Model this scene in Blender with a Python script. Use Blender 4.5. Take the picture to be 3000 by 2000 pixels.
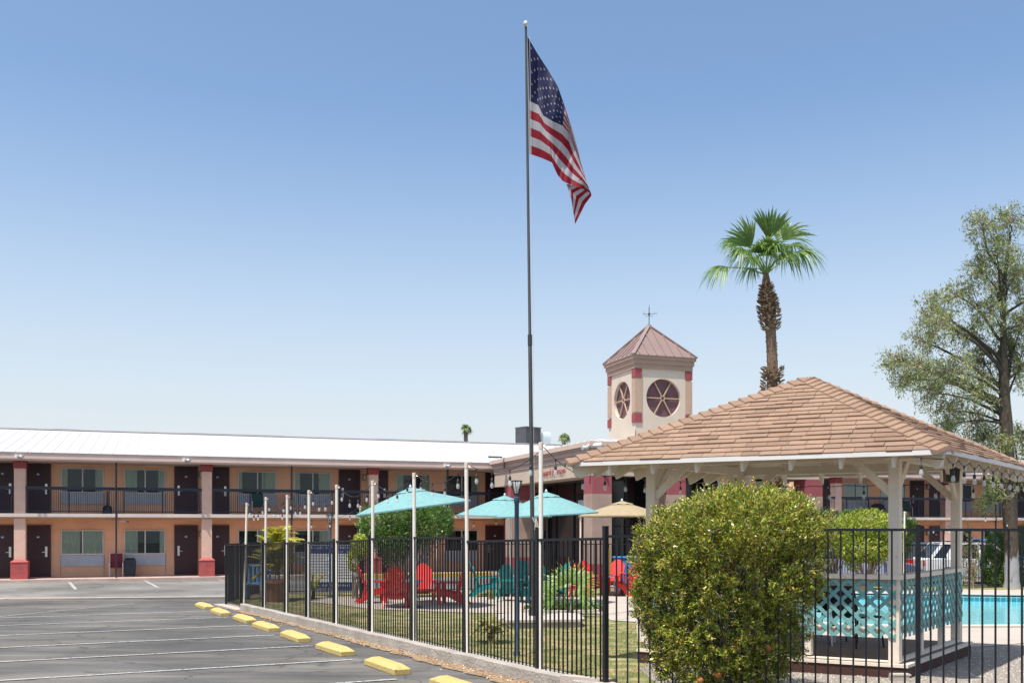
import bpy, math, random
import numpy as np
from mathutils import Vector, Matrix
R = math.radians
for o in list(bpy.data.objects): bpy.data.objects.remove(o)
S = bpy.context.scene
COL = S.collection
random.seed(7); RNG = np.random.default_rng(7)

# ---------------------------------------------------------------- camera
F = 2900.0; CX = 1500.0; HY = 1546.0; EYE = 1.8
cam = bpy.data.objects.new('camera', bpy.data.cameras.new('camera')); COL.objects.link(cam)
cam.location = (0, 0, EYE); cam.rotation_euler = (R(90), 0, 0)
cam.data.sensor_width = 36; cam.data.lens = 36*F/3000
cam.data.shift_y = (HY-1000)/3000; cam.data.clip_end = 5000; cam.data.clip_start = .1
S.camera = cam
# ---------------------------------------------------------------- sky and sun
SUN_EL = 68.0
SUN_H = Vector((-.60, -.80)).normalized()          # horizontal direction towards the sun
wd = bpy.data.worlds.new('World'); S.world = wd; wd.use_nodes = True
nt = wd.node_tree
sky = nt.nodes.new('ShaderNodeTexSky'); sky.sky_type = 'NISHITA'; sky.sun_disc = False
sky.sun_elevation = R(SUN_EL); sky.sun_rotation = math.atan2(SUN_H.x, SUN_H.y)
sky.altitude = 300; sky.air_density = 1.0; sky.dust_density = 2.6; sky.ozone_density = 1.2
bg = nt.nodes['Background']; bg.inputs['Strength'].default_value = .105
hs = nt.nodes.new('ShaderNodeHueSaturation'); hs.inputs['Saturation'].default_value = 1.03
nt.links.new(sky.outputs[0], hs.inputs['Color']); tn = nt.nodes.new('ShaderNodeMixRGB'); tn.blend_type = 'MULTIPLY'; tn.inputs[0].default_value = 1; tn.inputs[2].default_value = (.88, .945, .96, 1)
nt.links.new(hs.outputs[0], tn.inputs[1]); # pale dust haze of the desert horizon, by true elevation
tcw = nt.nodes.new('ShaderNodeTexCoord'); sxw = nt.nodes.new('ShaderNodeSeparateXYZ'); nt.links.new(tcw.outputs['Generated'], sxw.inputs[0])
mrw = nt.nodes.new('ShaderNodeMapRange'); mrw.inputs[1].default_value = .40; mrw.inputs[2].default_value = .06; nt.links.new(sxw.outputs['Z'], mrw.inputs[0])
pww = nt.nodes.new('ShaderNodeMath'); pww.operation = 'POWER'; pww.inputs[1].default_value = 1.5; nt.links.new(mrw.outputs[0], pww.inputs[0])
hzw = nt.nodes.new('ShaderNodeMixRGB'); hzw.inputs[2].default_value = (3.75, 4.0, 4.2, 1); nt.links.new(pww.outputs[0], hzw.inputs[0]); nt.links.new(tn.outputs[0], hzw.inputs[1])
nt.links.new(hzw.outputs[0], bg.inputs['Color'])
sl = bpy.data.lights.new('sun', 'SUN'); sl.energy = 3.2; sl.angle = R(.53); sl.color = (1, .955, .89)
so = bpy.data.objects.new('sun', sl); COL.objects.link(so)
sd = Vector((SUN_H.x*math.cos(R(SUN_EL)), SUN_H.y*math.cos(R(SUN_EL)), math.sin(R(SUN_EL))))
so.rotation_euler = sd.to_track_quat('Z', 'Y').to_euler(); so.location = (-20, -10, 40)
S.view_settings.view_transform = 'Standard'; S.view_settings.look = 'None'
S.view_settings.exposure = 1.0; S.view_settings.gamma = 1

# ---------------------------------------------------------------- pixel -> place helpers (photo 3000x2000)
def gz(Y): return -.01*min(Y, 60.0)
def G(px, py):                                   # a point on the ground
    Y = 1.8*F/(py-HY-.01*F)
    return Vector(((px-CX)/F*Y, Y, gz(Y)))
def P(px, py, Y):                                # a point at a known distance
    return Vector(((px-CX)/F*Y, Y, EYE-(py-HY)/F*Y))
def zat(py, Y): return EYE-(py-HY)/F*Y

# ---------------------------------------------------------------- materials
MATS = {}
def mat(name, col, rough=.7, var=.12, scale=6.0, bump=0.0, bscale=None, metal=0.0, spec=.5, detail=6, col2=None, stretch=None, alpha=1.0, coat=0):
    if name in MATS: return MATS[name]
    m = bpy.data.materials.new(name); m.use_nodes = True; n = m.node_tree; b = n.nodes['Principled BSDF']
    b.inputs['Roughness'].default_value = rough; b.inputs['Metallic'].default_value = metal
    b.inputs['Specular IOR Level'].default_value = spec; b.inputs['Alpha'].default_value = alpha
    b.inputs['Coat Weight'].default_value = coat
    tc = n.nodes.new('ShaderNodeTexCoord'); mp = n.nodes.new('ShaderNodeMapping')
    n.links.new(tc.outputs['Object'], mp.inputs[0])
    if stretch: mp.inputs['Scale'].default_value = stretch
    nz = n.nodes.new('ShaderNodeTexNoise'); nz.inputs['Scale'].default_value = scale; nz.inputs['Detail'].default_value = detail
    n.links.new(mp.outputs[0], nz.inputs['Vector'])
    rp = n.nodes.new('ShaderNodeValToRGB'); rp.color_ramp.elements[0].position = .3; rp.color_ramp.elements[1].position = .7
    c2 = col2 if col2 else tuple(min(1, c*(1+var)) for c in col)
    c1 = col if col2 else tuple(c*(1-var) for c in col)
    rp.color_ramp.elements[0].color = (*c1, 1); rp.color_ramp.elements[1].color = (*c2, 1)
    n.links.new(nz.outputs['Fac'], rp.inputs[0]); n.links.new(rp.outputs[0], b.inputs['Base Color'])
    if bump:
        n2 = n.nodes.new('ShaderNodeTexNoise'); n2.inputs['Scale'].default_value = bscale or scale*5; n2.inputs['Detail'].default_value = 5
        n.links.new(mp.outputs[0], n2.inputs['Vector'])
        bp = n.nodes.new('ShaderNodeBump'); bp.inputs['Strength'].default_value = bump; bp.inputs['Distance'].default_value = .02
        n.links.new(n2.outputs['Fac'], bp.inputs['Height']); n.links.new(bp.outputs[0], b.inputs['Normal'])
    MATS[name] = m; return m
def leafmat(name, col, trans=.35, rough=.45, var=.25, tc_=None):
    if name in MATS: return MATS[name]
    m = bpy.data.materials.new(name); m.use_nodes = True; n = m.node_tree; b = n.nodes['Principled BSDF']
    b.inputs['Roughness'].default_value = rough; b.inputs['Specular IOR Level'].default_value = .5
    tc = n.nodes.new('ShaderNodeTexCoord'); nz = n.nodes.new('ShaderNodeTexNoise'); nz.inputs['Scale'].default_value = 9
    n.links.new(tc.outputs['Object'], nz.inputs['Vector'])
    rp = n.nodes.new('ShaderNodeValToRGB'); rp.color_ramp.elements[0].position = .3; rp.color_ramp.elements[1].position = .7
    rp.color_ramp.elements[0].color = (*[c*(1-var) for c in col], 1); rp.color_ramp.elements[1].color = (*[min(1, c*(1+var)) for c in col], 1)
    n.links.new(nz.outputs['Fac'], rp.inputs[0]); n.links.new(rp.outputs[0], b.inputs['Base Color'])
    t = n.nodes.new('ShaderNodeBsdfTranslucent'); n.links.new(rp.outputs[0], t.inputs['Color'])
    mx = n.nodes.new('ShaderNodeMixShader'); mx.inputs[0].default_value = trans
    n.links.new(b.outputs[0], mx.inputs[1]); n.links.new(t.outputs[0], mx.inputs[2])
    n.links.new(mx.outputs[0], n.nodes['Material Output'].inputs[0])
    MATS[name] = m; return m
def glassmat(name, tint=(.02, .03, .03), k=.25):
    m = bpy.data.materials.new(name); m.use_nodes = True; n = m.node_tree; n.nodes.remove(n.nodes['Principled BSDF'])
    tr = n.nodes.new('ShaderNodeBsdfTransparent'); tr.inputs[0].default_value = (.86, .9, .88, 1)
    gl = n.nodes.new('ShaderNodeBsdfGlossy'); gl.inputs['Roughness'].default_value = .02; gl.inputs[0].default_value = (.6, .65, .7, 1)
    fr = n.nodes.new('ShaderNodeFresnel'); fr.inputs[0].default_value = 1.45
    ad = n.nodes.new('ShaderNodeMath'); ad.operation = 'ADD'; ad.inputs[1].default_value = k; n.links.new(fr.outputs[0], ad.inputs[0])
    mx = n.nodes.new('ShaderNodeMixShader'); n.links.new(ad.outputs[0], mx.inputs[0]); n.links.new(tr.outputs[0], mx.inputs[1]); n.links.new(gl.outputs[0], mx.inputs[2])
    n.links.new(mx.outputs[0], n.nodes['Material Output'].inputs[0]); MATS[name] = m; return m

# ---------------------------------------------------------------- mesh building
class MB:
    def __init__(s, xf=None): s.v = []; s.f = []; s.m = []; s.xf = xf
    def add(s, vs, fs, mi=0):
        o = len(s.v)
        if s.xf: vs = [s.xf(Vector(v)) for v in vs]
        s.v += [tuple(v) for v in vs]; s.f += [tuple(o+i for i in f) for f in fs]; s.m += [mi]*len(fs); return s
    def box(s, c, d, rz=0, mi=0):
        x, y, z = [a/2 for a in d]; cz, sz = math.cos(rz), math.sin(rz)
        vs = []
        for k in (-z, z):
            for a, b in ((-x, -y), (x, -y), (x, y), (-x, y)):
                vs.append((c[0]+a*cz-b*sz, c[1]+a*sz+b*cz, c[2]+k))
        return s.add(vs, [(0, 3, 2, 1), (4, 5, 6, 7), (0, 1, 5, 4), (1, 2, 6, 5), (2, 3, 7, 6), (3, 0, 4, 7)], mi)
    def bb(s, x0, x1, y0, y1, z0, z1, mi=0): return s.box(((x0+x1)/2, (y0+y1)/2, (z0+z1)/2), (x1-x0, y1-y0, z1-z0), 0, mi)
    def beam(s, p, q, w, h, up=(0, 0, 1), mi=0):
        p, q = Vector(p), Vector(q); d = (q-p).normalized(); u = Vector(up)
        if abs(d.dot(u)) > .98: u = Vector((0, 1, 0))
        a = d.cross(u).normalized(); b = a.cross(d).normalized()
        vs = []
        for e in (p, q):
            for i, j in ((-1, -1), (1, -1), (1, 1), (-1, 1)): vs.append(e+a*(i*w/2)+b*(j*h/2))
        return s.add(vs, [(0, 1, 2, 3), (7, 6, 5, 4), (0, 4, 5, 1), (1, 5, 6, 2), (2, 6, 7, 3), (3, 7, 4, 0)], mi)
    def tube(s, path, r, n=8, mi=0, caps=True):
        path = [Vector(p) for p in path]; N = len(path); rs = r if isinstance(r, (list, tuple)) else [r]*N
        vs = []; pa = None
        for i, p in enumerate(path):
            d = (path[min(i+1, N-1)]-path[max(i-1, 0)]).normalized()
            if pa is None:
                u = Vector((0, 0, 1)) if abs(d.z) < .9 else Vector((1, 0, 0)); a = d.cross(u).normalized()
            else: a = (pa-d*pa.dot(d)).normalized()
            pa = a; b = d.cross(a)
            for k in range(n):
                t = 2*math.pi*k/n; vs.append(p+(a*math.cos(t)+b*math.sin(t))*rs[i])
        fs = []
        for i in range(N-1):
            for k in range(n):
                k2 = (k+1) % n; fs.append((i*n+k, i*n+k2, (i+1)*n+k2, (i+1)*n+k))
        if caps: fs.append(tuple(range(n))[::-1]); fs.append(tuple((N-1)*n+k for k in range(n)))
        return s.add(vs, fs, mi)
    def lathe(s, prof, c=(0, 0, 0), n=16, mi=0):
        vs = []
        for r, z in prof:
            for k in range(n):
                t = 2*math.pi*k/n; vs.append((c[0]+r*math.cos(t), c[1]+r*math.sin(t), c[2]+z))
        fs = []
        for i in range(len(prof)-1):
            for k in range(n):
                k2 = (k+1) % n; fs.append((i*n+k, i*n+k2, (i+1)*n+k2, (i+1)*n+k))
        fs.append(tuple(range(n))[::-1]); fs.append(tuple((len(prof)-1)*n+k for k in range(n)))
        return s.add(vs, fs, mi)
    def ext(s, poly, vec, mi=0):                 # extrude a 3-D polygon
        n = len(poly); v = Vector(vec); poly = [Vector(p) for p in poly]
        vs = poly+[p+v for p in poly]
        fs = [tuple(range(n))[::-1], tuple(range(n, 2*n))]+[(i, (i+1) % n, n+(i+1) % n, n+i) for i in range(n)]
        return s.add(vs, fs, mi)
    def quad(s, a, b, c, d, mi=0): return s.add([a, b, c, d], [(0, 1, 2, 3)], mi)
    def build(s, name, mats, parent=None, smooth=False, bevel=0):
        me = bpy.data.meshes.new(name); me.from_pydata(s.v, [], s.f)
        if not isinstance(mats, (list, tuple)): mats = [mats]
        for m in mats: me.materials.append(m)
        if len(mats) > 1: me.polygons.foreach_set('material_index', s.m)
        if smooth: me.polygons.foreach_set('use_smooth', [True]*len(me.polygons))
        me.update(); me.validate()
        o = bpy.data.objects.new(name, me); COL.objects.link(o)
        if parent: o.parent = parent
        if bevel:
            b = o.modifiers.new('bevel', 'BEVEL'); b.width = bevel; b.segments = 2; b.limit_method = 'ANGLE'
        if smooth:
            try: me.set_sharp_from_angle(angle=R(40))
            except Exception: pass
        return o
def tag(o, label=None, cat=None, group=None, kind=None):
    if label: o['label'] = label
    if cat: o['category'] = cat
    if group: o['group'] = group
    if kind: o['kind'] = kind
    return o
def thing(name, label, cat, loc=(0, 0, 0), rz=0, group=None):
    o = bpy.data.objects.new(name, None); COL.objects.link(o); o.empty_display_size = .2
    o.location = loc; o.rotation_euler = (0, 0, rz); return tag(o, label, cat, group)
def dup(o, parent=None, keep=None):
    c = o.copy(); COL.objects.link(c)
    if parent is not None: c.parent = parent
    for ch in list(o.children): dup(ch, c)
    return c
def place(o, loc, rz=0, label=None, group=None):
    o.location = loc; o.rotation_euler = (0, 0, rz)
    if label: o['label'] = label
    if group: o['group'] = group
    return o
def leafmesh(name, C, D, N, L, Wd, mats, parent, mi=None, bend=.0):
    """many small leaf blades: centres C, blade direction D, face normal N"""
    n = len(C); D = D/np.maximum(1e-6, np.linalg.norm(D, axis=1, keepdims=True))
    Sd = np.cross(D, N); Sd /= np.maximum(1e-6, np.linalg.norm(Sd, axis=1, keepdims=True))
    Nn = np.cross(Sd, D)
    L = np.asarray(L).reshape(-1, 1)*np.ones((n, 1)); Wd = np.asarray(Wd).reshape(-1, 1)*np.ones((n, 1))
    V = np.stack([C-D*L*.5, C+Sd*Wd*.5+Nn*Wd*.12, C+D*L*.5-Nn*L*bend, C-Sd*Wd*.5+Nn*Wd*.12], 1).reshape(-1, 3)
    me = bpy.data.meshes.new(name); me.vertices.add(4*n); me.loops.add(4*n); me.polygons.add(n)
    me.vertices.foreach_set('co', V.astype(np.float32).ravel())
    me.loops.foreach_set('vertex_index', np.arange(4*n, dtype=np.int32))
    me.polygons.foreach_set('loop_start', np.arange(0, 4*n, 4, dtype=np.int32)); me.polygons.foreach_set('loop_total', np.full(n, 4, dtype=np.int32))
    for m in mats: me.materials.append(m)
    if mi is None: mi = RNG.integers(0, len(mats), n)
    me.polygons.foreach_set('material_index', np.asarray(mi, dtype=np.int32)); me.update()
    o = bpy.data.objects.new(name, me); COL.objects.link(o); o.parent = parent; return o
def rdir(n):
    d = RNG.normal(size=(n, 3)); return d/np.linalg.norm(d, axis=1, keepdims=True)
def textobj(name, body, size, m, depth=.01, shear=0, sx=1.0, parent=None, align='LEFT'):
    cu = bpy.data.curves.new(name, 'FONT'); cu.body = body; cu.size = size; cu.extrude = depth; cu.shear = shear; cu.align_x = align; cu.offset = -.016*size if size < .6 else 0
    t = bpy.data.objects.new('tmp', cu); COL.objects.link(t); dg = bpy.context.evaluated_depsgraph_get()
    me = bpy.data.meshes.new_from_object(t.evaluated_get(dg)); bpy.data.objects.remove(t)
    me.materials.clear(); me.materials.append(m); me.name = name
    for v in me.vertices: v.co.x *= sx
    o = bpy.data.objects.new(name, me); COL.objects.link(o); o.parent = parent; return o

def scuff(m, col, sc, lo, hi, strength=.8):
    n = m.node_tree; b = n.nodes['Principled BSDF']; old = b.inputs['Base Color'].links[0].from_socket; tc = [x for x in n.nodes if x.type == 'TEX_COORD'][0]
    gm = n.nodes.new('ShaderNodeNewGeometry'); nz = n.nodes.new('ShaderNodeTexNoise'); nz.inputs['Scale'].default_value = sc; nz.inputs['Detail'].default_value = 7; nz.inputs['Roughness'].default_value = .6; n.links.new(gm.outputs['Position'], nz.inputs['Vector'])
    mr = n.nodes.new('ShaderNodeMapRange'); mr.inputs[1].default_value = lo; mr.inputs[2].default_value = hi; mr.inputs[4].default_value = strength; n.links.new(nz.outputs['Fac'], mr.inputs[0])
    mx = n.nodes.new('ShaderNodeMixRGB'); mx.inputs[2].default_value = (*col, 1); n.links.new(mr.outputs[0], mx.inputs[0]); n.links.new(old, mx.inputs[1]); n.links.new(mx.outputs[0], b.inputs['Base Color'])
# ---------------------------------------------------------------- palette
m_tan = mat('stucco_tan', (.80, .46, .29), .9, .10, .9, .5, 60)
m_col = mat('stucco_column', (.68, .44, .34), .9, .08, 3, .9, 40)
m_maroon = mat('paint_maroon', (.26, .055, .06), .8, .1, 3, .4, 50)
m_redblock = mat('painted_block_red', (.36, .075, .07), .8, .12, 4, .3, 50)
m_door = mat('door_brown', (.040, .010, .014), .5, .15, 2, .05)
m_white = mat('white_frame', (.62, .62, .60), .5, .05, 5)
m_grille = mat('grille_white', (.50, .53, .58), .6, .06, 3)
m_black = mat('black_metal', (.011, .012, .015), .42, .25, 8, .15, 60, spec=.3)
m_navy = mat('dark_rail_metal', (.011, .015, .030), .42, .2, 5)
m_roofw = mat('white_metal_roof', (.47, .45, .44), .5, .04, .4)
m_fascia = mat('fascia_pink_tan', (.62, .46, .39), .8, .06, 2, .2, 40)
m_conc = mat('concrete', (.42, .39, .35), .9, .15, 2.5, .5, 30)
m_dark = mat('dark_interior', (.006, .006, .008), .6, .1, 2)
m_glass = glassmat('window_glass', k=.0)
m_curt = mat('curtain_sage', (.58, .60, .48), .9, .12, 12, stretch=(6, 1, .3))
m_chrome = mat('brushed_steel', (.6, .57, .52), .3, .05, 9, metal=1)
m_signblue = mat('plaque_blue', (.12, .22, .45), .5, .05)
m_pvc = mat('pvc_white', (.74, .68, .59), .4, .06, 3)
m_teal = mat('teal_plastic', (.01, .24, .24), .45, .12, 5)
m_red = mat('red_plastic', (.72, .035, .03), .42, .12, 5)
m_lobby = mat('lobby_stucco', (.50, .40, .31), .9, .06, 1.5, .4, 50)
m_lfasc = mat('lobby_fascia', (.42, .30, .25), .85, .05, 1.5, .15, 40)
m_lcol = mat('lobby_column_tan', (.36, .25, .20), .9, .14, 1.6, .4, 40)
m_greyblue = mat('blue_grey_paint', (.05, .085, .13), .4, .15, 6)
# ================================================================ GROUND
def sheet(name, pts, m, dz, kind='structure', sub=0, label=None):
    b = MB(); vs = [(p[0], p[1], gz(p[1])+dz) for p in pts]
    b.add(vs, [tuple(range(len(vs)))]); o = b.build(name, m)
    o['kind'] = kind
    if label: o['label'] = label
    return o
def asphalt(name, dark, light, sc=.35):
    m = mat(name, dark, .92, 0, sc, .6, 140, detail=9, col2=light)
    n = m.node_tree; b = n.nodes['Principled BSDF']; rp = [x for x in n.nodes if x.type == 'VALTORGB'][0]
    tc = [x for x in n.nodes if x.type == 'TEX_COORD'][0]
    # stones
    vz = n.nodes.new('ShaderNodeTexNoise'); vz.inputs['Scale'].default_value = 90; vz.inputs['Detail'].default_value = 3
    n.links.new(tc.outputs['Object'], vz.inputs['Vector'])
    r2 = n.nodes.new('ShaderNodeMapRange'); r2.inputs[1].default_value = .3; r2.inputs[2].default_value = .7; r2.inputs[3].default_value = .7; r2.inputs[4].default_value = 1.3
    n.links.new(vz.outputs['Fac'], r2.inputs[0])
    mu = n.nodes.new('ShaderNodeVectorMath'); mu.operation = 'SCALE'
    n.links.new(rp.outputs[0], mu.inputs[0]); n.links.new(r2.outputs[0], mu.inputs['Scale'])
    # streaky dust along the stalls
    mp = n.nodes.new('ShaderNodeMapping'); mp.inputs['Rotation'].default_value = (0, 0, R(-28)); mp.inputs['Scale'].default_value = (.25, 1.6, 1)
    n.links.new(tc.outputs['Object'], mp.inputs[0])
    dz = n.nodes.new('ShaderNodeTexNoise'); dz.inputs['Scale'].default_value = 1.1; dz.inputs['Detail'].default_value = 8; dz.inputs['Roughness'].default_value = .65
    n.links.new(mp.outputs[0], dz.inputs['Vector'])
    r3 = n.nodes.new('ShaderNodeMapRange'); r3.inputs[1].default_value = .45; r3.inputs[2].default_value = .70; r3.inputs[3].default_value = 0; r3.inputs[4].default_value = .75
    n.links.new(dz.outputs['Fac'], r3.inputs[0])
    mx = n.nodes.new('ShaderNodeMixRGB'); mx.inputs[2].default_value = (.20, .175, .145, 1)
    n.links.new(r3.outputs[0], mx.inputs[0]); n.links.new(mu.outputs[0], mx.inputs[1]); n.links.new(mx.outputs[0], b.inputs['Base Color'])
    # thin cracks
    vo = n.nodes.new('ShaderNodeTexVoronoi'); vo.feature = 'DISTANCE_TO_EDGE'; vo.inputs['Scale'].default_value = .33
    nw = n.nodes.new('ShaderNodeTexNoise'); nw.inputs['Scale'].default_value = 1.5; nw.inputs['Detail'].default_value = 6
    va = n.nodes.new('ShaderNodeVectorMath'); va.operation = 'ADD'
    n.links.new(tc.outputs['Object'], nw.inputs['Vector']); n.links.new(tc.outputs['Object'], va.inputs[0]); n.links.new(nw.outputs['Color'], va.inputs[1]); n.links.new(va.outputs[0], vo.inputs['Vector'])
    lt = n.nodes.new('ShaderNodeMapRange'); lt.inputs[1].default_value = .0; lt.inputs[2].default_value = .010; lt.inputs[3].default_value = .7; lt.inputs[4].default_value = 0
    n.links.new(vo.outputs['Distance'], lt.inputs[0])
    m2 = n.nodes.new('ShaderNodeMixRGB'); m2.inputs[2].default_value = (.03, .028, .026, 1)
    n.links.new(lt.outputs[0], m2.inputs[0]); n.links.new(mx.outputs[0], m2.inputs[1]); n.links.new(m2.outputs[0], b.inputs['Base Color'])
    # broad darker patches and oil drips
    on = n.nodes.new('ShaderNodeTexNoise'); on.inputs['Scale'].default_value = .28; on.inputs['Detail'].default_value = 4; n.links.new(tc.outputs['Object'], on.inputs['Vector'])
    ov = n.nodes.new('ShaderNodeTexNoise'); ov.inputs['Scale'].default_value = 1.7; ov.inputs['Detail'].default_value = 2; n.links.new(tc.outputs['Object'], ov.inputs['Vector'])
    q1 = n.nodes.new('ShaderNodeMapRange'); q1.inputs[1].default_value = .35; q1.inputs[2].default_value = .65; q1.inputs[3].default_value = .70; q1.inputs[4].default_value = 1.30; n.links.new(on.outputs['Fac'], q1.inputs[0])
    q2 = n.nodes.new('ShaderNodeMapRange'); q2.inputs[1].default_value = .67; q2.inputs[2].default_value = .74; q2.inputs[3].default_value = 1; q2.inputs[4].default_value = .55; n.links.new(ov.outputs['Fac'], q2.inputs[0])
    qm = n.nodes.new('ShaderNodeMath'); qm.operation = 'MULTIPLY'; n.links.new(q1.outputs[0], qm.inputs[0]); n.links.new(q2.outputs[0], qm.inputs[1])
    qs = n.nodes.new('ShaderNodeVectorMath'); qs.operation = 'SCALE'; n.links.new(m2.outputs[0], qs.inputs[0]); n.links.new(qm.outputs[0], qs.inputs['Scale']); n.links.new(qs.outputs[0], b.inputs['Base Color'])
    return m
m_asph = asphalt('asphalt_near', (.066, .064, .061), (.110, .106, .098))
m_asph2 = asphalt('asphalt_far', (.15, .145, .135), (.195, .19, .175), .5)
b = MB()
b.add([(-400, -20, gz(0)+.2), (400, -20, gz(0)+.2), (400, 60, -.6), (-400, 60, -.6), (400, 3000, -.6), (-400, 3000, -.6)], [(0, 1, 2, 3), (3, 2, 4, 5)])
b.v = [(x, y, -.01*y if y < 60 else -.6) for x, y, z in b.v]
o = b.build('parking_lot', m_asph); o['kind'] = 'structure'
sheet('drive_lane', [G(-900, 1760), G(0, 1755.5), G(663, 1746), (-8.2, 32), (20, 38.5), (60, 50), (60, 70), (-60, 60)], m_asph2, .004)
m_sealstrip = mat('concrete_gutter', (.36, .29, .23), .9, .2, 3, .3, 40)
a0, a1 = G(-900, 1761), G(664, 1748); b0, b1 = G(-900, 1757), G(664, 1745.6)
sheet('concrete_gutter', [a0, a1, b1, b0], m_sealstrip, .008)
# fence line, wheel stops, stall lines share these axes
P0 = Vector((1.05, 11.12)); FD = Vector((-.4935, .8697)); FN = Vector((-.8697, -.4935))   # FN points to the car park
def on_fence(px):
    k = (px-CX)/F; s = (k*P0.y-P0.x)/(FD.x-k*FD.y); q = P0+FD*s; return s, q
m_line = mat('line_paint', (.42, .41, .39), .8, .2, 14, .2, 60, detail=8)
n = m_line.node_tree; bs = n.nodes['Principled BSDF']
nz = n.nodes.new('ShaderNodeTexNoise'); nz.inputs['Scale'].default_value = 22; nz.inputs['Detail'].default_value = 6
tcn = [x for x in n.nodes if x.type == 'TEX_COORD'][0]; n.links.new(tcn.outputs['Object'], nz.inputs['Vector'])
mr = n.nodes.new('ShaderNodeMapRange'); mr.inputs[1].default_value = .36; mr.inputs[2].default_value = .46; n.links.new(nz.outputs['Fac'], mr.inputs[0]); n.links.new(mr.outputs[0], bs.inputs['Alpha'])
LW = Vector((-.886, -.464))
def line(p, q, w):
    d = Vector((q[0]-p[0], q[1]-p[1])).normalized(); nn = Vector((-d.y, d.x))*w/2
    N = 8; vs = []
    for i in range(N+1):
        t = i/N; c = Vector((p[0]+(q[0]-p[0])*t, p[1]+(q[1]-p[1])*t))
        vs.append((c.x+nn.x, c.y+nn.y)); vs.append((c.x-nn.x, c.y-nn.y))
    b = MB(); b.add([(x, y, gz(y)+.012) for x, y in vs], [(2*i, 2*i+1, 2*i+3, 2*i+2) for i in range(N)])
    o = b.build('parking_line', m_line); o['kind'] = 'structure'; return o
for px, py in ((1161, 1990), (1033.7, 1932.5), (916, 1891.6), (804, 1860.3), (729, 1832), (664.6, 1808.3), (613.6, 1789.6)):
    p = G(px, py); q = (p.x+LW.x*16, p.y+LW.y*16); line(p, q, .075)
line(G(390, 1768), G(-250, 1830), .05)
line(G(660, 1757), G(560, 1760), .05)
for (x0, y0, x1, y1) in ((203, 1704.5, 222, 1726), (424, 1700.5, 463, 1720.5), (634, 1697, 700, 1709), (-40, 1710, -60, 1733)):
    line(G(x0, y0), G(x1, y1), .11)
# ---- wheel stops
m_yel = mat('yellow_paint', (.49, .355, .11), .65, .10, 5, .5, 45, detail=8, col2=(.52, .39, .145))
scuff(m_yel, (.16, .11, .06), 7, .60, .68, .6)
def stop_mb():
    b = MB(); Lh, wb, wt, h = .59, .118, .06, .132
    secs = [(-Lh, .5, .045), (-Lh+.005, .95, .05), (-Lh+.15, 1, h), (Lh-.15, 1, h), (Lh-.005, .95, .05), (Lh, .5, .045)]
    b.add([(x, y, z) for x in (-Lh, Lh) for y, z in ((-wb, 0), (wb, 0), (wb, .075), (-wb, .075))], [(0, 1, 2, 3), (7, 6, 5, 4), (0, 4, 5, 1), (1, 5, 6, 2), (3, 7, 4, 0)])
    b.add([(-Lh, -wb, .075), (Lh, -wb, .075), (Lh, wb, .075), (-Lh, wb, .075), (-Lh+.17, -wt, h), (Lh-.17, -wt, h), (Lh-.17, wt, h), (-Lh+.17, wt, h)],
          [(4, 5, 6, 7), (0, 1, 5, 4), (1, 2, 6, 5), (2, 3, 7, 6), (3, 0, 4, 7)])
    return b
stops = [((1235, 2008), (1380, 2040)), ((1062, 1948), (1155, 1977)), ((919, 1899), (998, 1924)), ((813.5, 1862), (876, 1884)), ((736, 1835.5), (784, 1851)), ((682, 1814), (716, 1826)), ((614, 1795), (644, 1803)), ((573, 1778), (594, 1784))]
st_lab = ['yellow concrete wheel stop cut by the bottom edge of the photo', 'long yellow wheel stop nearest after the one cut by the bottom edge',
 'yellow wheel stop with a chipped corner, third from the camera', 'yellow wheel stop with pale dust patch behind its end, fourth from the camera', 'yellow wheel stop with brown scuff on top, fifth from the camera',
 'yellow wheel stop sixth from the camera, just past the scuffed one', 'small looking yellow wheel stop, second from the far end of the row', 'farthest yellow wheel stop at the end of the row near the motel']
sm = None
for i, (p, q) in enumerate(stops):
    p = G(*p); q = G(*q) if i else None
    if i == 0: c = Vector(((G(1062, 1948)+G(1155, 1977))/2)) + Vector((.4935, -.8697, 0))*2.2
    else: c = (p+q)/2
    d = Vector((.4935, -.8697))
    # the measured points are on the near-left foot of the stop: move the centre to the axis
    cc = Vector((c.x, c.y))-FN*.13
    if sm is None: ob = stop_mb().build('wheel_stop', m_yel, bevel=.012); sm = ob
    else: ob = sm.copy(); COL.objects.link(ob)
    ob.location = (cc.x, cc.y, gz(cc.y)); ob.rotation_euler = (0, 0, math.atan2(d.y, d.x)+(R(random.uniform(-2, 2))))
    tag(ob, st_lab[i], 'wheel stop', 'yellow wheel stops in a row beside the fence')
# ---- lawn, patio, gravel, pool deck
m_grass = mat('lawn_grass', (.15, .17, .045), .95, 0, 3.0, .8, 120, detail=10, col2=(.42, .32, .17))
n = m_grass.node_tree; rp = [x for x in n.nodes if x.type == 'VALTORGB'][0]; rp.color_ramp.elements[0].position = .42; rp.color_ramp.elements[1].position = .66
FE = P0+FD*17.9                                    # far end of the near fence
BL = Vector((-7.95, 31.0)); BR = Vector((16.4, 36.5)); BD = (BR-BL).normalized()
RD = Vector((.967, -.254))                         # direction of the right fence part
lp = [P0-FN*.12, FE-FN*.12, BL, BL+BD*45, (34, 14), P0+RD*12, P0+RD*.2]
lawn = sheet('lawn', lp, m_grass, .05)
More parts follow.
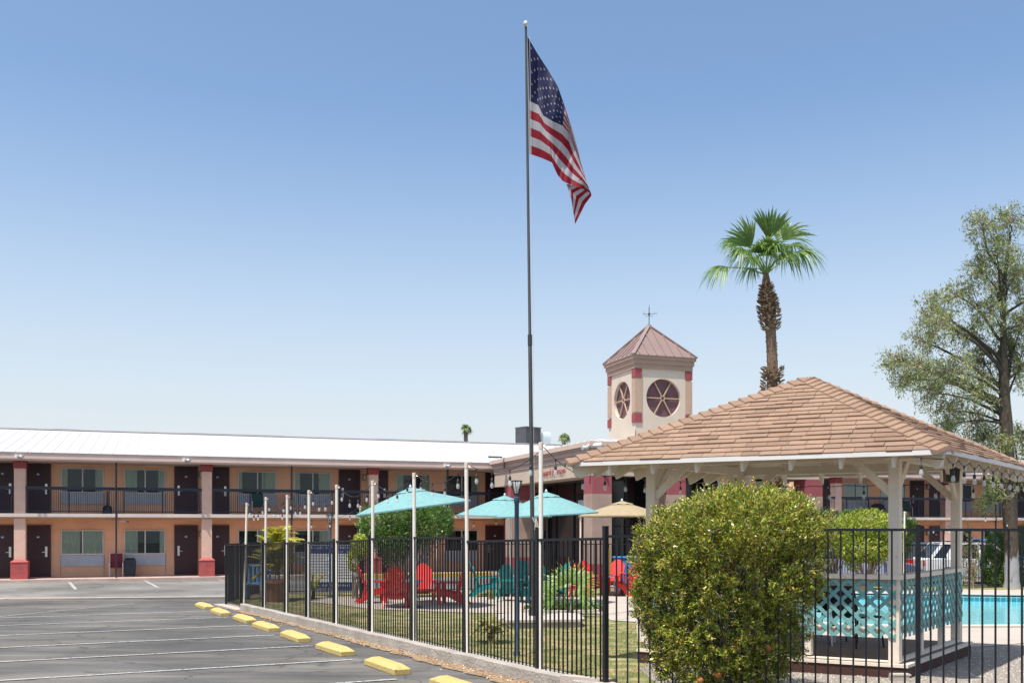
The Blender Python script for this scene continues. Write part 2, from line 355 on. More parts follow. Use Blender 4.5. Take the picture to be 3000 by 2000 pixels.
# blades of grass in front
m_bl = [leafmat('grass_blade_a', (.20, .25, .06), .3, .6), leafmat('grass_blade_b', (.42, .34, .15), .3, .7), leafmat('grass_blade_c', (.30, .31, .09), .3, .6)]
nb = 26000
gx = []
while len(gx) < nb:
    x = random.uniform(-6.5, 4.2); y = random.uniform(10.6, 23.5)
    q = Vector((x, y))-P0
    if q.dot(FN) > -.16: continue
    if x > 1.7+(.35*math.sin(y*3)) and y < 15.2: continue
    if y > 20.0+ .0*x and x > -3.2: continue
    if y > 23.0: continue
    gx.append((x, y))
gx = np.array(gx); zc = -.01*gx[:, 1]+.05
D = rdir(nb)*.55; D[:, 2] = 1
hgt = RNG.uniform(.02, .05, nb)
gt = thing('grass_blades', None, None); gt['kind'] = 'stuff'; gt['label'] = 'short mixed green and straw coloured lawn blades behind the fence'; gt['category'] = 'grass'
tmp = leafmesh('grass', np.c_[gx, zc+hgt*.4], D, rdir(nb), hgt*1.2, .006+0*hgt, m_bl, None, mi=(np.sin(gx[:, 0]*2.3)+np.cos(gx[:, 1]*2.9)+RNG.normal(0, .9, nb) > .2).astype(int)+(RNG.random(nb) > .8))
bpy.data.objects.remove(gt); tag(tmp, 'short mixed green and straw coloured lawn blades behind the fence', 'grass', kind='stuff')
m_patio = mat('patio_concrete', (.41, .345, .29), .9, .07, 1.2, .25, 60, detail=9)
pat = [G(905, 1768), G(1001, 1778), G(1095, 1791), G(1370, 1801), G(1535, 1803), G(1750, 1803), G(1790, 1824), G(1862, 1829), (2.1, 16.5), (3.2, 17.8), (5.7, 17.6), G(2812, 1906), G(2905, 1902), G(3000, 1893), (30, 17), (30, 33.5), G(3000, 1732.5), G(2815, 1731.5), G(2400, 1733), G(1900, 1752), G(940, 1754)]
sheet('patio', pat, m_patio, .062)
mk = mat('patio_joint', (.20, .16, .13), .9, .1)
for a, c in (((1765, 1812), (1930, 1788)), ((1420, 1765), (1460, 1803)), ((1130, 1757), (1180, 1795)), ((1800, 1826), (1900, 1808))):
    p, q = G(*a), G(*c); bm_ = MB(); d = (q-p).normalized(); nn = Vector((-d.y, d.x, 0))*.006; up = Vector((0, 0, .066))
    bm_.quad(p+nn+up, p-nn+up, q-nn+up, q+nn+up); oo = bm_.build('patio_joint', mk); oo['kind'] = 'structure'
m_gravel = mat('gravel', (.14, .115, .095), .95, 0, 45, 1.0, 55, detail=3, col2=(.40, .35, .30))
sheet('gravel_bed', [(1.75, 10.9), (1.7, 13.2), (2.0, 14.4), (2.6, 15.6), (5.2, 17.3), G(2812, 1906.5), G(2905, 1902.5), G(3000, 1893.5), (20, 15), (20, 6.5), (8, 9.25)], m_gravel, .056)
npb = 9000; pb = np.c_[RNG.uniform(1.8, 8.5, npb), RNG.uniform(10.6, 16.5, npb)]
dd = np.array([P0.x, P0.y])
pb = pb[(pb[:, 1] > 10.95-.26*(pb[:, 0]-1.05)) & (pb[:, 1] < 12.6+(pb[:, 0]-1.8)*.75)]
bb_ = MB(); 
m_peb = [mat('pebble_a', (.40, .36, .30), .9, .1), mat('pebble_b', (.30, .25, .21), .9, .1), mat('pebble_c', (.50, .46, .40), .9, .1)]
base = np.array([(1, 0, 0), (-1, 0, 0), (0, 1, 0), (0, -1, 0), (0, 0, 1)], float); fc = [(0, 2, 4), (2, 1, 4), (1, 3, 4), (3, 0, 4)]
for x, y in pb[:5200]:
    s = random.uniform(.010, .024); a = random.uniform(0, 3); ca, sa = math.cos(a), math.sin(a)
    bb_.add([(x+(v[0]*ca-v[1]*sa*.7)*s, y+(v[0]*sa+v[1]*ca*.7)*s, gz(y)+.054+v[2]*s*.7) for v in base], fc, random.randrange(3))
o = bb_.build('pebbles', m_peb); tag(o, 'loose pale and brown pebbles strewn around the gazebo', 'gravel', kind='stuff')
# dirt and debris strip outside the kerb
m_dirt = mat('dirt_strip', (.15, .10, .06), .95, 0, 14, .9, 70, detail=8, col2=(.42, .28, .16))
ed = []; s = 0
while s < 16.5:
    ed.append((s, .16+.16*max(0, 1-abs(s-1.5)/9)+random.uniform(-.05, .06))); s += .18
pin = [P0+FD*s_+FN*.14 for s_, w in ed]; pout = [P0+FD*s_+FN*(.14+w) for s_, w in ed]
bd = MB(); bd.add([(p.x, p.y, gz(p.y)+.012) for p in pin+pout], [(i, i+1, len(pin)+i+1, len(pin)+i) for i in range(len(pin)-1)])
o = bd.build('dirt_strip', m_dirt); o['kind'] = 'structure'
bd = MB()
for i in range(2600):
    s_ = random.uniform(-3, 13); wv = abs(random.gauss(0, .14))+.13; p = P0+FD*s_+FN*wv; z = gz(p.y)+.016; r = random.uniform(.006, .02); a = random.uniform(0, 6.3)
    bd.add([(p.x+r*math.cos(a), p.y+r*math.sin(a), z+.002), (p.x-r*.4*math.sin(a), p.y+r*.4*math.cos(a), z+r*.5), (p.x-r*math.cos(a), p.y-r*math.sin(a), z+.002), (p.x+r*.4*math.sin(a), p.y-r*.4*math.cos(a), z)], [(0, 1, 2, 3)], random.randrange(3))
o = bd.build('leaf_litter', [mat('litter_a', (.45, .30, .14), .9), mat('litter_b', (.22, .14, .08), .9), mat('litter_c', (.58, .50, .40), .9)])
tag(o, 'dry leaf crumbs and grit along the foot of the fence kerb', 'litter', kind='stuff')
# ---- pool
m_water = mat('pool_water', (.17, .58, .63), .04, 0, .5, .5, 4, detail=4, col2=(.25, .66, .70))
WL = -.43
pool = [(6.6, 19.8), (14, 19.75), (24, 19.6), (26, 24), (24, 28.4), (18, 29.4), (13.9, 30.2), (11, 30.9), (9.2, 30.6), (7.6, 28), (6.8, 24)]
def smoothpoly(p, n=6):
    out = []
    N = len(p)
    for i in range(N):
        a, b_, c, d = [Vector(p[(i+k) % N]) for k in (-1, 0, 1, 2)]
        for k in range(n):
            t = k/n; out.append(.5*((2*b_)+(c-a)*t+(2*a-5*b_+4*c-d)*t*t+(-a+3*b_-3*c+d)*t**3))
    return out
pp = smoothpoly(pool)
# the deck has to open for the pool: rebuild patio with a hole by triangulating ring faces
import mathutils.geometry as mg
po = bpy.data.objects['patio']; bpy.data.objects.remove(po)
outer = [Vector((p[0], p[1], 0)) for p in pat]; inner = [Vector((p.x, p.y, 0)) for p in pp]
tris = mg.tessellate_polygon([outer, inner[::-1]]); allv = outer+inner[::-1]
b = MB(); b.add([(v.x, v.y, gz(v.y)+.062) for v in allv], [tuple(t) for t in tris])
# make faces point up
b.f = [f if (Vector(b.v[f[1]])-Vector(b.v[f[0]])).cross(Vector(b.v[f[2]])-Vector(b.v[f[0]])).z > 0 else f[::-1] for f in b.f]
o = b.build('patio', m_patio); o['kind'] = 'structure'
# cut lawn and ground sheets likewise (they would hide the water)
def hole(name, m):
    o = bpy.data.objects[name]; V = [v.co.copy() for v in o.data.vertices]; polys = [list(p.vertices) for p in o.data.polygons]
    out = MB()
    for i, pl in enumerate(polys):
        ring = [V[k] for k in pl]
        if i == 0:
            r2 = [Vector((v.x, v.y, 0)) for v in ring]; tr = mg.tessellate_polygon([r2, inner[::-1]]); av = ring+[Vector((q.x, q.y, gz(q.y)+(ring[0].z-gz(ring[0].y)))) for q in inner[::-1]]
            fs = [tuple(t) if (av[t[1]]-av[t[0]]).cross(av[t[2]]-av[t[0]]).z > 0 else tuple(t)[::-1] for t in tr]
            out.add(av, fs)
        else: out.add(ring, [tuple(range(len(ring)))])
    k = o['kind']; bpy.data.objects.remove(o); o = out.build(name, m); o['kind'] = k
hole('lawn', m_grass); hole('parking_lot', m_asph)
b = MB(); b.add([(p.x, p.y, WL) for p in pp], [tuple(range(len(pp)))]); o = b.build('pool_water', m_water); o['kind'] = 'structure'
m_tile = mat('pool_tile', (.02, .17, .22), .2, .2, 3)
n = m_tile.node_tree; br = n.nodes.new('ShaderNodeTexBrick'); br.offset = 0; br.inputs['Scale'].default_value = 1; br.inputs['Brick Width'].default_value = .15; br.inputs['Row Height'].default_value = .15; br.inputs['Mortar Size'].default_value = .006
br.inputs['Color1'].default_value = (.02, .16, .22, 1); br.inputs['Color2'].default_value = (.03, .22, .27, 1); br.inputs['Mortar'].default_value = (.35, .5, .5, 1)
uvn = n.nodes.new('ShaderNodeUVMap'); n.links.new(uvn.outputs[0], br.inputs['Vector']); n.links.new(br.outputs['Color'], n.nodes['Principled BSDF'].inputs['Base Color'])
b = MB(); N = len(pp); b.add([(p.x, p.y, gz(p.y)+.03) for p in pp]+[(p.x, p.y, -1.4) for p in pp], [(i, (i+1) % N, N+(i+1) % N, N+i) for i in range(N)])
o = b.build('pool_wall', m_tile); o['kind'] = 'structure'
uv = o.data.uv_layers.new(name='UVMap'); acc = 0; lens = []
for i in range(N): lens.append(acc); acc += (pp[(i+1) % N]-pp[i]).length
for pl in o.data.polygons:
    i = pl.index; x0 = lens[i]; x1 = lens[i]+(pp[(i+1) % N]-pp[i]).length
    zs = [o.data.vertices[v].co.z for v in pl.vertices]
    for li, (x, z) in zip(pl.loop_indices, [(x0, zs[0]), (x1, zs[1]), (x1, zs[2]), (x0, zs[3])]): uv.data[li].uv = (x, z)
b = MB()
cop = []
cen = Vector((15, 25))
for i, p in enumerate(pp):
    d = (pp[(i+1) % N]-pp[i-1]).normalized(); nn = Vector((d.y, -d.x)); cop.append((p, p+nn*.3))
for i in range(N):
    (a, a2), (c, c2) = cop[i], cop[(i+1) % N]
    for lo, hi in ((.066, .10),):
        vs = [(q.x, q.y, gz(q.y)+lo) for q in (a, c, c2, a2)]+[(q.x, q.y, gz(q.y)+hi) for q in (a, c, c2, a2)]
        b.add(vs, [(4, 5, 6, 7), (0, 1, 5, 4), (2, 3, 7, 6)])
m_cop = mat('pool_coping', (.50, .44, .38), .85, .06, 3, .2, 50)
o = b.build('pool_coping', m_cop); o['kind'] = 'structure'
# ================================================================ MOTEL WINGS
AA = R(19.5); UX, UY = math.cos(AA), math.sin(AA); OX, OY = -20.4, 39.5; ZB = -.39
def tA(px, d=0):
    k = (px-CX)/F; ox = OX-UY*d; oy = OY+UX*d
    return (k*oy-ox)/(UX-k*UY)
def YA(t, d): return OY+UX*d+UY*t
def zA(px, py, d): return EYE-(py-HY)/F*YA(tA(px, d), d)-ZB        # local z
DW = 2.65; Z1 = .10; Z2 = 2.78; DH = 2.18; ZE0, ZE1 = 5.12, 5.27; ZR = 7.05; DR = 10.0
def wing(name, label, t0, t1, doors, wins, cols, slim, posts, group='two storey motel wings', endgap=None):
    w = thing(name, label, 'building', (OX, OY, ZB), AA, group)
    b = MB(); b.bb(t0, t1, DW, 18, -.5, 5.3); b.build('wall', m_tan, w)
    b = MB()                                                    # panel joints under the windows are small raised returns
    b.bb(t0, t1, 0, DW, -.6, Z1); b.bb(t0, t1, 0, .14, Z1-.001, Z1+.012); b.build('walkway', [m_conc2], w)
    b = MB(); b.bb(t0, t1, .85, DW, Z2-.14, Z2); b.bb(t0, t1, .80, .85, Z2-.13, Z2+.012); b.build('balcony_slab', m_slab, w)
    b = MB(); b.bb(t0, t1, .9, DW-.002, Z2-.20, Z2-.142); b.bb(t0, t1, 1.0, 1.03, Z2-.26, Z2-.2); b.build('soffit', m_soff, w)
    # roof: pitched both ways, standing seams
    b = MB(); y0 = .35
    b.ext([(t0, y0, ZE1), (t0, DR, ZR), (t0, 19.5, ZE1), (t0, 19.5, ZE1-.02), (t0, y0, ZE1-.02)], (t1-t0, 0, 0))
    sl_ = (ZR-ZE1)/(DR-y0); t = t0+.2
    while t < t1:
        b.beam((t, y0, ZE1+.004), (t, DR, ZR+.004), .022, .018, up=(0, -sl_, 1)); t += .46
    b.box(((t0+t1)/2, DR, ZR+.03), (t1-t0, .3, .05)); b.build('roof', m_roofw, w)
    b = MB(); b.bb(t0, t1, .38, .42, ZE0-.12, ZE1-.022); b.bb(t0, t1, .42, 3.2, ZE0-.17, ZE0-.13); b.build('eave_fascia', m_fascia, w)
    b = MB(); t = t0
    while t < t1: b.bb(t, min(t+1.2, t1), DR-.02, DR+.02, ZR+.056, ZR+.075) if int(t*3) % 2 else None; t += 1.25
    b.bb(t0, t1, DR-.01, DR+.01, ZR+.045, ZR+.06); b.build('ridge_vent', m_black, w)
    # doors, both storeys
    first = None
    for a, c, hinge in doors:
        for zf in (Z1, Z2):
            if first is None or True:
                b = MB(); b.bb(a, c, DW-.05, DW-.004, zf+.01, zf+DH); d = b.build('door', m_door, w)
                fr = MB(); e = .045
                fr.bb(a-e, a, DW-.06, DW-.003, zf+.01, zf+DH+e); fr.bb(c, c+e, DW-.06, DW-.003, zf+.01, zf+DH+e); fr.bb(a, c, DW-.06, DW-.003, zf+DH, zf+DH+e); fr.build('door_frame', m_doorf, d)
                hx = c-.14 if hinge > 0 else a+.14
                h = MB(); h.bb(hx-.045, hx+.045, DW-.085, DW-.05, zf+.86, zf+1.30); h.bb(hx-.16*(hinge > 0)-.0, hx+.16*(hinge < 0)+.0, DW-.12, DW-.095, zf+1.05, zf+1.075) ; h.bb(hx-.012, hx+.012, DW-.12, DW-.085, zf+1.04, zf+1.08)
                h.build('handle', m_chrome, d)
                p_ = MB(); mx_ = (a+c)/2; p_.bb(mx_-.06, mx_+.06, DW-.06, DW-.051, zf+1.66, zf+1.75); p_.bb(mx_-.045, mx_+.02, DW-.064, DW-.0605, zf+1.68, zf+1.73, 1); p_.build('number_plaque', [m_signblue, m_white], d)
    for a, c, openness in wins:
        for k, zf in enumerate((Z1, Z2)):
            zb_, zt = zf+.93, zf+2.0
            wf = MB(); e = .035; y0_, y1_ = DW-.075, DW-.003
            wf.bb(a, c, y0_, y1_, zt-e, zt); wf.bb(a, c, y0_, y1_, zb_, zb_+e*1.6); wf.bb(a, a+e, y0_, y1_, zb_+e*1.6, zt-e); wf.bb(c-e, c, y0_, y1_, zb_+e*1.6, zt-e)
            mid = (a+c)/2+.01; wf.bb(mid-.025, mid+.025, y0_-.01, y1_, zb_+e*1.6, zt-e)
            wf = wf.build('window', m_white, w)
            bk = MB(); bk.bb(a+e, c-e, DW-.012, DW-.005, zb_+e*1.6, zt-e); bk.build('dark_room_panel', m_dark, wf)  # flat near-black panel on the wall, its colour imitates an unlit interior
            cu = MB(); o1, o2 = openness[k]                      # curtain spans as fractions
            for s0, s1 in (o1, o2):
                if s1 <= s0: continue
                x0, x1 = a+e+(c-a-2*e)*s0, a+e+(c-a-2*e)*s1; N = max(4, int((x1-x0)/.035)); vs = []
                for i in range(N+1):
                    x = x0+(x1-x0)*i/N; yy = DW-.03+.012*math.sin(i*1.9+s0*7)*(1+.4*math.sin(i*.7)); bx = .03*math.sin(i*.5)*(1 if s1 < .9 else -1)
                    vs += [(x, yy, zt-e), (x+bx*0, yy, zb_+e*1.6)]
                cu.add(vs, [(2*i, 2*i+1, 2*i+3, 2*i+2) for i in range(N)])
            if cu.v: cu.build('curtain', m_curt, wf)
            g = MB(); g.bb(a+e, mid-.025, DW-.062, DW-.058, zb_+e*1.6, zt-e); g.bb(mid+.025, c-e, DW-.052, DW-.048, zb_+e*1.6, zt-e); g.build('pane', m_glass, wf)
            ac = MB(); ac.bb(a-.01, c+.01, DW-.05, DW-.004, zf+.45, zf+.90)
            for i in range(11): ac.bb(a+.02, c-.02, DW-.066, DW-.05, zf+.475+i*.036, zf+.49+i*.036)
            ac.bb(a-.01, c+.01, DW-.07, DW-.004, zf+.86, zf+.905)
            ac.build('cooling_grille', m_grille, w)
            [MB().bb(q0, q0+.018, DW-.012, DW-.003, zf+.02, zf+.9).build('panel_joint', m_tanj, w) for q0 in (a-.03, c+.012)]
    for t in cols:
        c_ = MB(); c_.bb(t-.215, t+.215, .92, 1.35, Z1+.75, 4.64); c = c_.build('column', m_col, w, bevel=.01)
        k = MB(); k.bb(t-.245, t+.245, .89, 1.38, 4.64, 4.955); k.bb(t-.255, t+.255, .875, 1.39, 4.88, 4.91); k.build('capital', m_maroon, c)
        k = MB()
        for r_ in range(3):
            for q_ in range(2 if r_ % 2 else 2): k.bb(t-.32+q_*.32+.002, t+q_*.32-.002, .70, 1.42, Z1+r_*.235+.002, Z1+(r_+1)*.235-.002)
        k.bb(t-.31, t+.31, .72, 1.40, Z1, Z1+.70, 1)
        k.add([(t-.34, .68, Z1+.70), (t+.34, .68, Z1+.70), (t+.34, 1.44, Z1+.70), (t-.34, 1.44, Z1+.70), (t-.215, .92, Z1+.80), (t+.215, .92, Z1+.80), (t+.215, 1.35, Z1+.80), (t-.215, 1.35, Z1+.80)], [(0, 3, 2, 1), (4, 5, 6, 7), (0, 1, 5, 4), (1, 2, 6, 5), (2, 3, 7, 6), (3, 0, 4, 7)])
        k.build('plinth', [m_redblock, m_redblk2], c)
    for t in slim:
        k = MB(); k.bb(t-.035, t+.035, .78, .85, -.3, 4.96); k.build('slim_post', m_navy, w)
    stops_ = sorted([t0]+cols+[t1])
    for a, c in zip(stops_[:-1], stops_[1:]):
        a2 = a+.21 if a in cols else a; c2 = c-.21 if c in cols else c
        if c2-a2 < .3: continue
        r_ = MB(); r_.bb(a2, c2, .90, .96, Z2+1.0, Z2+1.13); r_.bb(a2, c2, .91, .95, Z2+.08, Z2+.12)
        n_ = int((c2-a2)/.085)
        for i in range(n_): x = a2+(i+.5)*(c2-a2)/n_; r_.bb(x-.008, x+.008, .922, .938, Z2+.12, Z2+1.0)
        for t in posts:
            if a2 < t < c2: r_.bb(t-.02, t+.02, .86, .90, Z2-.13, Z2+1.0)
        r_.build('balcony_railing', m_navy, w)
    return w
scuff(m_tan, (.30, .17, .10), .8, .58, .85, .35); scuff(m_roofw, (.30, .28, .26), .35, .55, .85, .22)
m_conc2 = mat('walkway_concrete', (.46, .34, .29), .9, .15, 2.5, .3, 30)
m_slab = mat('slab_paint', (.62, .52, .47), .85, .06, 2)
m_soff = mat('soffit_orange', (.52, .28, .14), .85, .06, 1.5)
m_tanj = mat('stucco_joint', (.30, .20, .15), .9, .05)
m_doorf = mat('door_frame_paint', (.10, .045, .04), .6, .1)
m_redblk2 = mat('block_joint_red', (.20, .035, .03), .9, .1)
def dl(l, d=DW): return [(tA(a, d), tA(c, d), h) for a, c, h in l]
def wl(l, d=DW): return [(tA(a, d), tA(c, d), o) for a, c, o in l]
cs = (((0, .12), (.85, 1)), ((0, .5), (.5, 1)))
left_w = [(179, 303.5, (((.0, .45), (.5, 1)), ((.0, .14), (.82, 1)))), (364.5, 484, (((.0, .32), (.88, 1)), ((.0, .3), (.84, 1)))),
          (697.5, 809, (((0, .0), (.52, 1)), ((0, .09), (.62, 1)))), (862, 968, (((0, 0), (.70, 1)), ((0, .14), (.68, 1)))),
          (1159.5, 1259, (((0, .1), (.7, 1)), ((0, .2), (.76, 1)))), (1303, 1398.5, (((.0, .0), (.6, .7)), ((0, .1), (.82, 1))))]
bay = (tA(1092, 1.1)-tA(59, 1.1))/2
left_cols = [tA(59.5, 1.1), tA(605.5, 1.1), tA(1092.5, 1.1), tA(1092.5, 1.1)+bay]
tL0, tL1 = -14.0, tA(1528, 1.0)+9.0
Lw = wing('motel_wing', 'tan two storey motel wing on the left under a long white metal roof', tL0, tL1,
          dl([(-25, 41, 1), (78, 146.5, 1), (513.5, 577, -1), (606, 669, 1), (994.5, 1052, -1), (1080, 1134, 1), (1423.5, 1474.5, -1)])+[(tA(59.5, DW)-7.7+k*1.15, tA(59.5, DW)-6.75+k*1.15, 1) for k in (0, )],
          wl(left_w)+[(tA(179, DW)-8.1, tA(303, DW)-8.1, cs)], left_cols+[left_cols[0]-bay],
          [tA(340.5, .8), tA(854.5, .8), tA(1312, .8), tA(340.5, .8)-bay], [tA(x, .88) for x in (80, 202, 319, 363, 476, 585, 33, 627, 733, 1100, 875, 975, 1150, 1240, 1400)])
right_cols = [tA(2450, 1.1), tA(2772, 1.1), tA(3055, 1.1)]
tR0, tR1 = tA(2408, DW)-1.0, tA(2408, DW)+34
Rw = wing('motel_wing', 'tan two storey motel wing seen behind the gazebo posts and parked cars', tR0, tR1,
          dl([(2410, 2439, 1), (2667, 2704, -1), (2724, 2758, 1), (2968, 3000, -1), (3016, 3050, 1)]),
          wl([(2470, 2543, (((.0, .4), (.5, 1)), ((.0, .45), (.5, .95)))), (2579, 2651, (((0, .5), (.5, 1)), ((0, .42), (.55, 1)))), (2788, 2845, (((0, .5), (.5, 1)), ((0, .5), (.5, 1)))), (2880, 2935, (((0, .3), (.5, 1)), ((0, .3), (.5, 1))))]),
          right_cols, [tA(2918, .8)], [tA(x, .88) for x in (2480, 2545, 2620, 2690, 2830, 2880, 2930)])
# wall lanterns beside the doors
def lantern(w, t, z):
    k = MB(); k.bb(t-.05, t+.05, DW-.03, DW-.003, z-.12, z+.12); k.bb(t-.075, t+.075, DW-.2, DW-.03, z+.10, z+.13); k.bb(t-.065, t+.065, DW-.18, DW-.04, z-.14, z-.12)
    for dx in (-.06, .06):
        for yy in (-.175, -.045): k.bb(t+dx-.006, t+dx+.006, DW+yy-.006, DW+yy+.006, z-.12, z+.1)
    l = k.build('wall_lantern', m_black, w); g = MB(); g.bb(t-.05, t+.05, DW-.165, DW-.05, z-.12, z+.1); g.build('lamp_glass', mat('frosted_glass', (.6, .6, .58), .3, .05), l)
for px in (589, 1066, 1487): lantern(Lw, tA(px, DW), Z2+1.82); lantern(Lw, tA(px, DW), Z1+1.82)
for px in (2715,): lantern(Rw, tA(px, DW), Z2+1.82); lantern(Rw, tA(px, DW), Z1+1.82)
# flood lights under the eave, junction box, conduit
for px in (57, 546, 1307):
    t = tA(px, .4); k = MB(); k.box((t, .43, ZE0-.03), (.06, .1, .08)); k.tube([(t, .40, ZE0-.02), (t-.12, .22, ZE0-.03)], [.03, .07], 10); k.tube([(t, .40, ZE0-.02), (t+.14, .24, ZE0-.05)], [.03, .07], 10); k.build('flood_light', m_white, Lw)
k = MB(); k.bb(tA(350, 1.1), tA(368, 1.1), 1.04, 1.12, Z2-.33, Z2-.22); k.bb(tL0, tL1, 1.06, 1.08, Z2-.255, Z2-.235); k.bb(tA(370, 1.1), tA(378, 1.1), 1.04, 1.1, Z2-.34, Z2-.28, 1); k.build('junction_box', [m_slab, m_maroon], Lw)
# yellow painted kerb along the walkway
k = MB(); k.bb(tA(1010, 0), tA(1500, 0), -.012, .16, -.6, Z1+.016); k.build('yellow_kerb', mat('kerb_yellow', (.62, .40, .05), .8, .15, 4), Lw)
k = MB(); t = tA(1500, DW); k.bb(tA(1488, DW), tA(1500, DW), DW-.22, DW-.004, Z2+1.0, Z2+1.68); k.build('extinguisher_cabinet', m_maroon, Lw)
# things standing on the walkways
def AP(t, d, z): return Vector((OX+UX*t-UY*d, OY+UY*t+UX*d, z+ZB))
def patio_chair(label, t, z, fab, legs, rz=0):
    o = thing('patio_chair', label, 'chair', AP(t, 2.0, z), AA+rz, 'metal framed chairs on the walkways')
    for sx in (-1, 1):
        k = MB(); x = sx*.27
        k.tube([(x, -.27, 0), (x, -.25, .6), (x, .02, .64), (x, .2, .62)], .016, 6); k.tube([(x, .25, 0), (x, .16, .42), (x, .26, .98)], .016, 6); k.build('side_frame', legs, o)
    k = MB(); k.add([(-.25, -.25, .42), (.25, -.25, .42), (.25, .2, .38), (-.25, .2, .38), (-.25, -.25, .40), (.25, -.25, .40), (.25, .2, .36), (-.25, .2, .36)], [(0, 1, 2, 3), (7, 6, 5, 4), (0, 4, 5, 1), (1, 5, 6, 2), (2, 6, 7, 3), (3, 7, 4, 0)]); k.build('seat', fab, o)
    k = MB(); k.add([(-.25, .19, .40), (.25, .19, .40), (.25, .27, .98), (-.25, .27, .98), (-.25, .21, .40), (.25, .21, .40), (.25, .29, .98), (-.25, .29, .98)], [(0, 1, 2, 3), (7, 6, 5, 4), (0, 4, 5, 1), (1, 5, 6, 2), (2, 6, 7, 3), (3, 7, 4, 0)]); k.build('backrest', fab, o)
m_slred = mat('sling_maroon', (.19, .02, .03), .8, .1); m_slgr = mat('sling_green', (.02, .09, .07), .8, .1); m_frw = mat('chair_frame_white', (.7, .68, .68), .4, .05)
patio_chair('white framed chair with maroon sling beside the black bin on the lower walkway', tA(341, 2.1), Z1, m_slred, m_frw)
patio_chair('white framed chair with dark green sling on the upper left balcony', tA(755, 2.1), Z2, m_slgr, m_frw)
patio_chair('chair with dark red sling on the balcony behind the gazebo', tA(2598, 2.1), Z2, m_slred, m_frw, .8)
patio_chair('chair with green sling on the balcony behind the gazebo posts', tA(2652, 2.1), Z2, m_slgr, m_frw, -.5)
b = MB(); t = .0
o = thing('trash_bin', 'black square litter bin standing on the lower motel walkway beside the maroon chair', 'bin', AP(tA(381.5, 2.1), 2.0, Z1), AA)
b.ext([(-.21, -.22, 0), (.21, -.22, 0), (.24, -.22, .66), (.21, -.22, .74), (-.21, -.22, .74), (-.24, -.22, .66)], (0, .44, 0)); b.build('bin_body', m_navy, o, bevel=.02)
b = MB(); b.bb(-.19, .19, -.2, .2, .74, .79); b.build('bin_lid', m_black, o, bevel=.02)
o = thing('ash_receptacle', 'slender black smoking receptacle on the upper left balcony', 'ash bin', AP(tA(314.5, 2.1), 2.0, Z2), AA)
MB().lathe([(.19, 0), (.2, .05), (.19, .28), (.12, .38)], (0, 0, 0), 14).build('base', m_navy, o, smooth=True); MB().lathe([(.05, .38), (.035, .5), (.03, .95), (.045, .98)], (0, 0, 0), 12).build('neck', m_navy, o, smooth=True)
o = thing('covered_grill', 'black covered barbecue grill on the balcony behind the gazebo', 'grill', AP(tA(2564, 2.1), 1.9, Z2), AA)
MB().lathe([(.30, 0), (.36, .35), (.42, .5), (.36, .68), (.2, .78), (.05, .8)], (0, 0, 0), 14).build('grill_cover', m_black, o, smooth=True)

# ================================================================ LOBBY with porch
LC = Vector((2.92, 36.0)); LZ = -.36
lob = thing('lobby_building', 'beige lobby building with dark porch and maroon topped columns beneath the cupola', 'building', (LC.x, LC.y, LZ), AA)
LWd, LDp = 10.0, 11.2
def ring(b, x0, x1, y0, y1, z0, z1, th=.3, mi=0):
    b.bb(x0, x1, y0, y0+th, z0, z1, mi); b.bb(x0, x1, y1-th, y1, z0, z1, mi); b.bb(x0, x0+th, y0+th, y1-th, z0, z1, mi); b.bb(x1-th, x1, y0+th, y1-th, z0, z1, mi)
z = lambda w: w-LZ
b = MB(); ring(b, 0, LWd, 0, LDp, z(3.72), z(4.34), .5); b.bb(.5, LWd-.5, .5, LDp-.5, z(3.80), z(3.9)); b.build('wall_band', m_lobby, lob)
b = MB()
for i, (z0, z1, e) in enumerate(((4.342, 4.52, .04), (4.522, 4.69, .08), (4.692, 4.78, .12))): ring(b, -e, LWd+e, -e, LDp+e, z(z0), z(z1), .45)
b.build('cornice', m_lfasc, lob)
b = MB(); ring(b, -.18, LWd+.18, -.18, LDp+.18, z(4.782), z(4.95), .5); b.build('parapet_cap', mat('cap_pink_beige', (.56, .42, .35), .8, .05, 2), lob)
b = MB()
cx0, cy0 = 3.3, 6.6
b.add([(.3, .3, z(4.62)), (LWd-.3, .3, z(4.62)), (LWd-.3, LDp-.3, z(4.62)), (.3, LDp-.3, z(4.62)), (2.2, 4.6, z(5.5)), (6.3, 4.6, z(5.5)), (6.3, 8.8, z(5.5)), (2.2, 8.8, z(5.5))], [(0, 1, 5, 4), (1, 2, 6, 5), (2, 3, 7, 6), (3, 0, 4, 7), (4, 5, 6, 7), (3, 2, 1, 0)])
for k in range(14):
    x = .9+k*.6; f = min(1, max(0, (x-.3)/1.9)); g = min(1, max(0, (LWd-.3-x)/3.4)); q = min(f, g, 1)
    b.beam((x, .3, z(4.635)), (x, .3+4.3*q, z(4.635+.88*q)), .03, .03)
for k in range(14):
    y = .9+k*.7; 
    if y < LDp-.4:
        q = min(1, (y-.3)/4.3, (LDp-.3-y)/2.4); b.beam((.3, y, z(4.635)), (.3+1.9*q, y, z(4.635+.88*q)), .03, .03)
b.build('roof', m_roofw, lob)
b = MB(); m_shop = mat('storefront_porch_shade', (.008, .010, .012), .12, .2, 2)  # near-black colour stands in for the deep shade inside the porch
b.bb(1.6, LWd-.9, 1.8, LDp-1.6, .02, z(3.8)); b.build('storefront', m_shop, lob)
b = MB()
for x in (2.2, 4.0, 5.8, 7.6): b.bb(x-.03, x+.03, 1.75, 1.8, .05, z(3.7))
for y in (3.4, 5.4, 7.4): b.bb(1.55, 1.6, y-.03, y+.03, .05, z(3.7))
b.bb(1.6, LWd-.9, 1.76, 1.8, 2.2, 2.27); b.build('mullion', m_black, lob)
b = MB(); b.bb(1.57, 1.6, 4.3, 4.95, z(2.35), z(2.95)); b.build('notice_board', m_grille, lob)
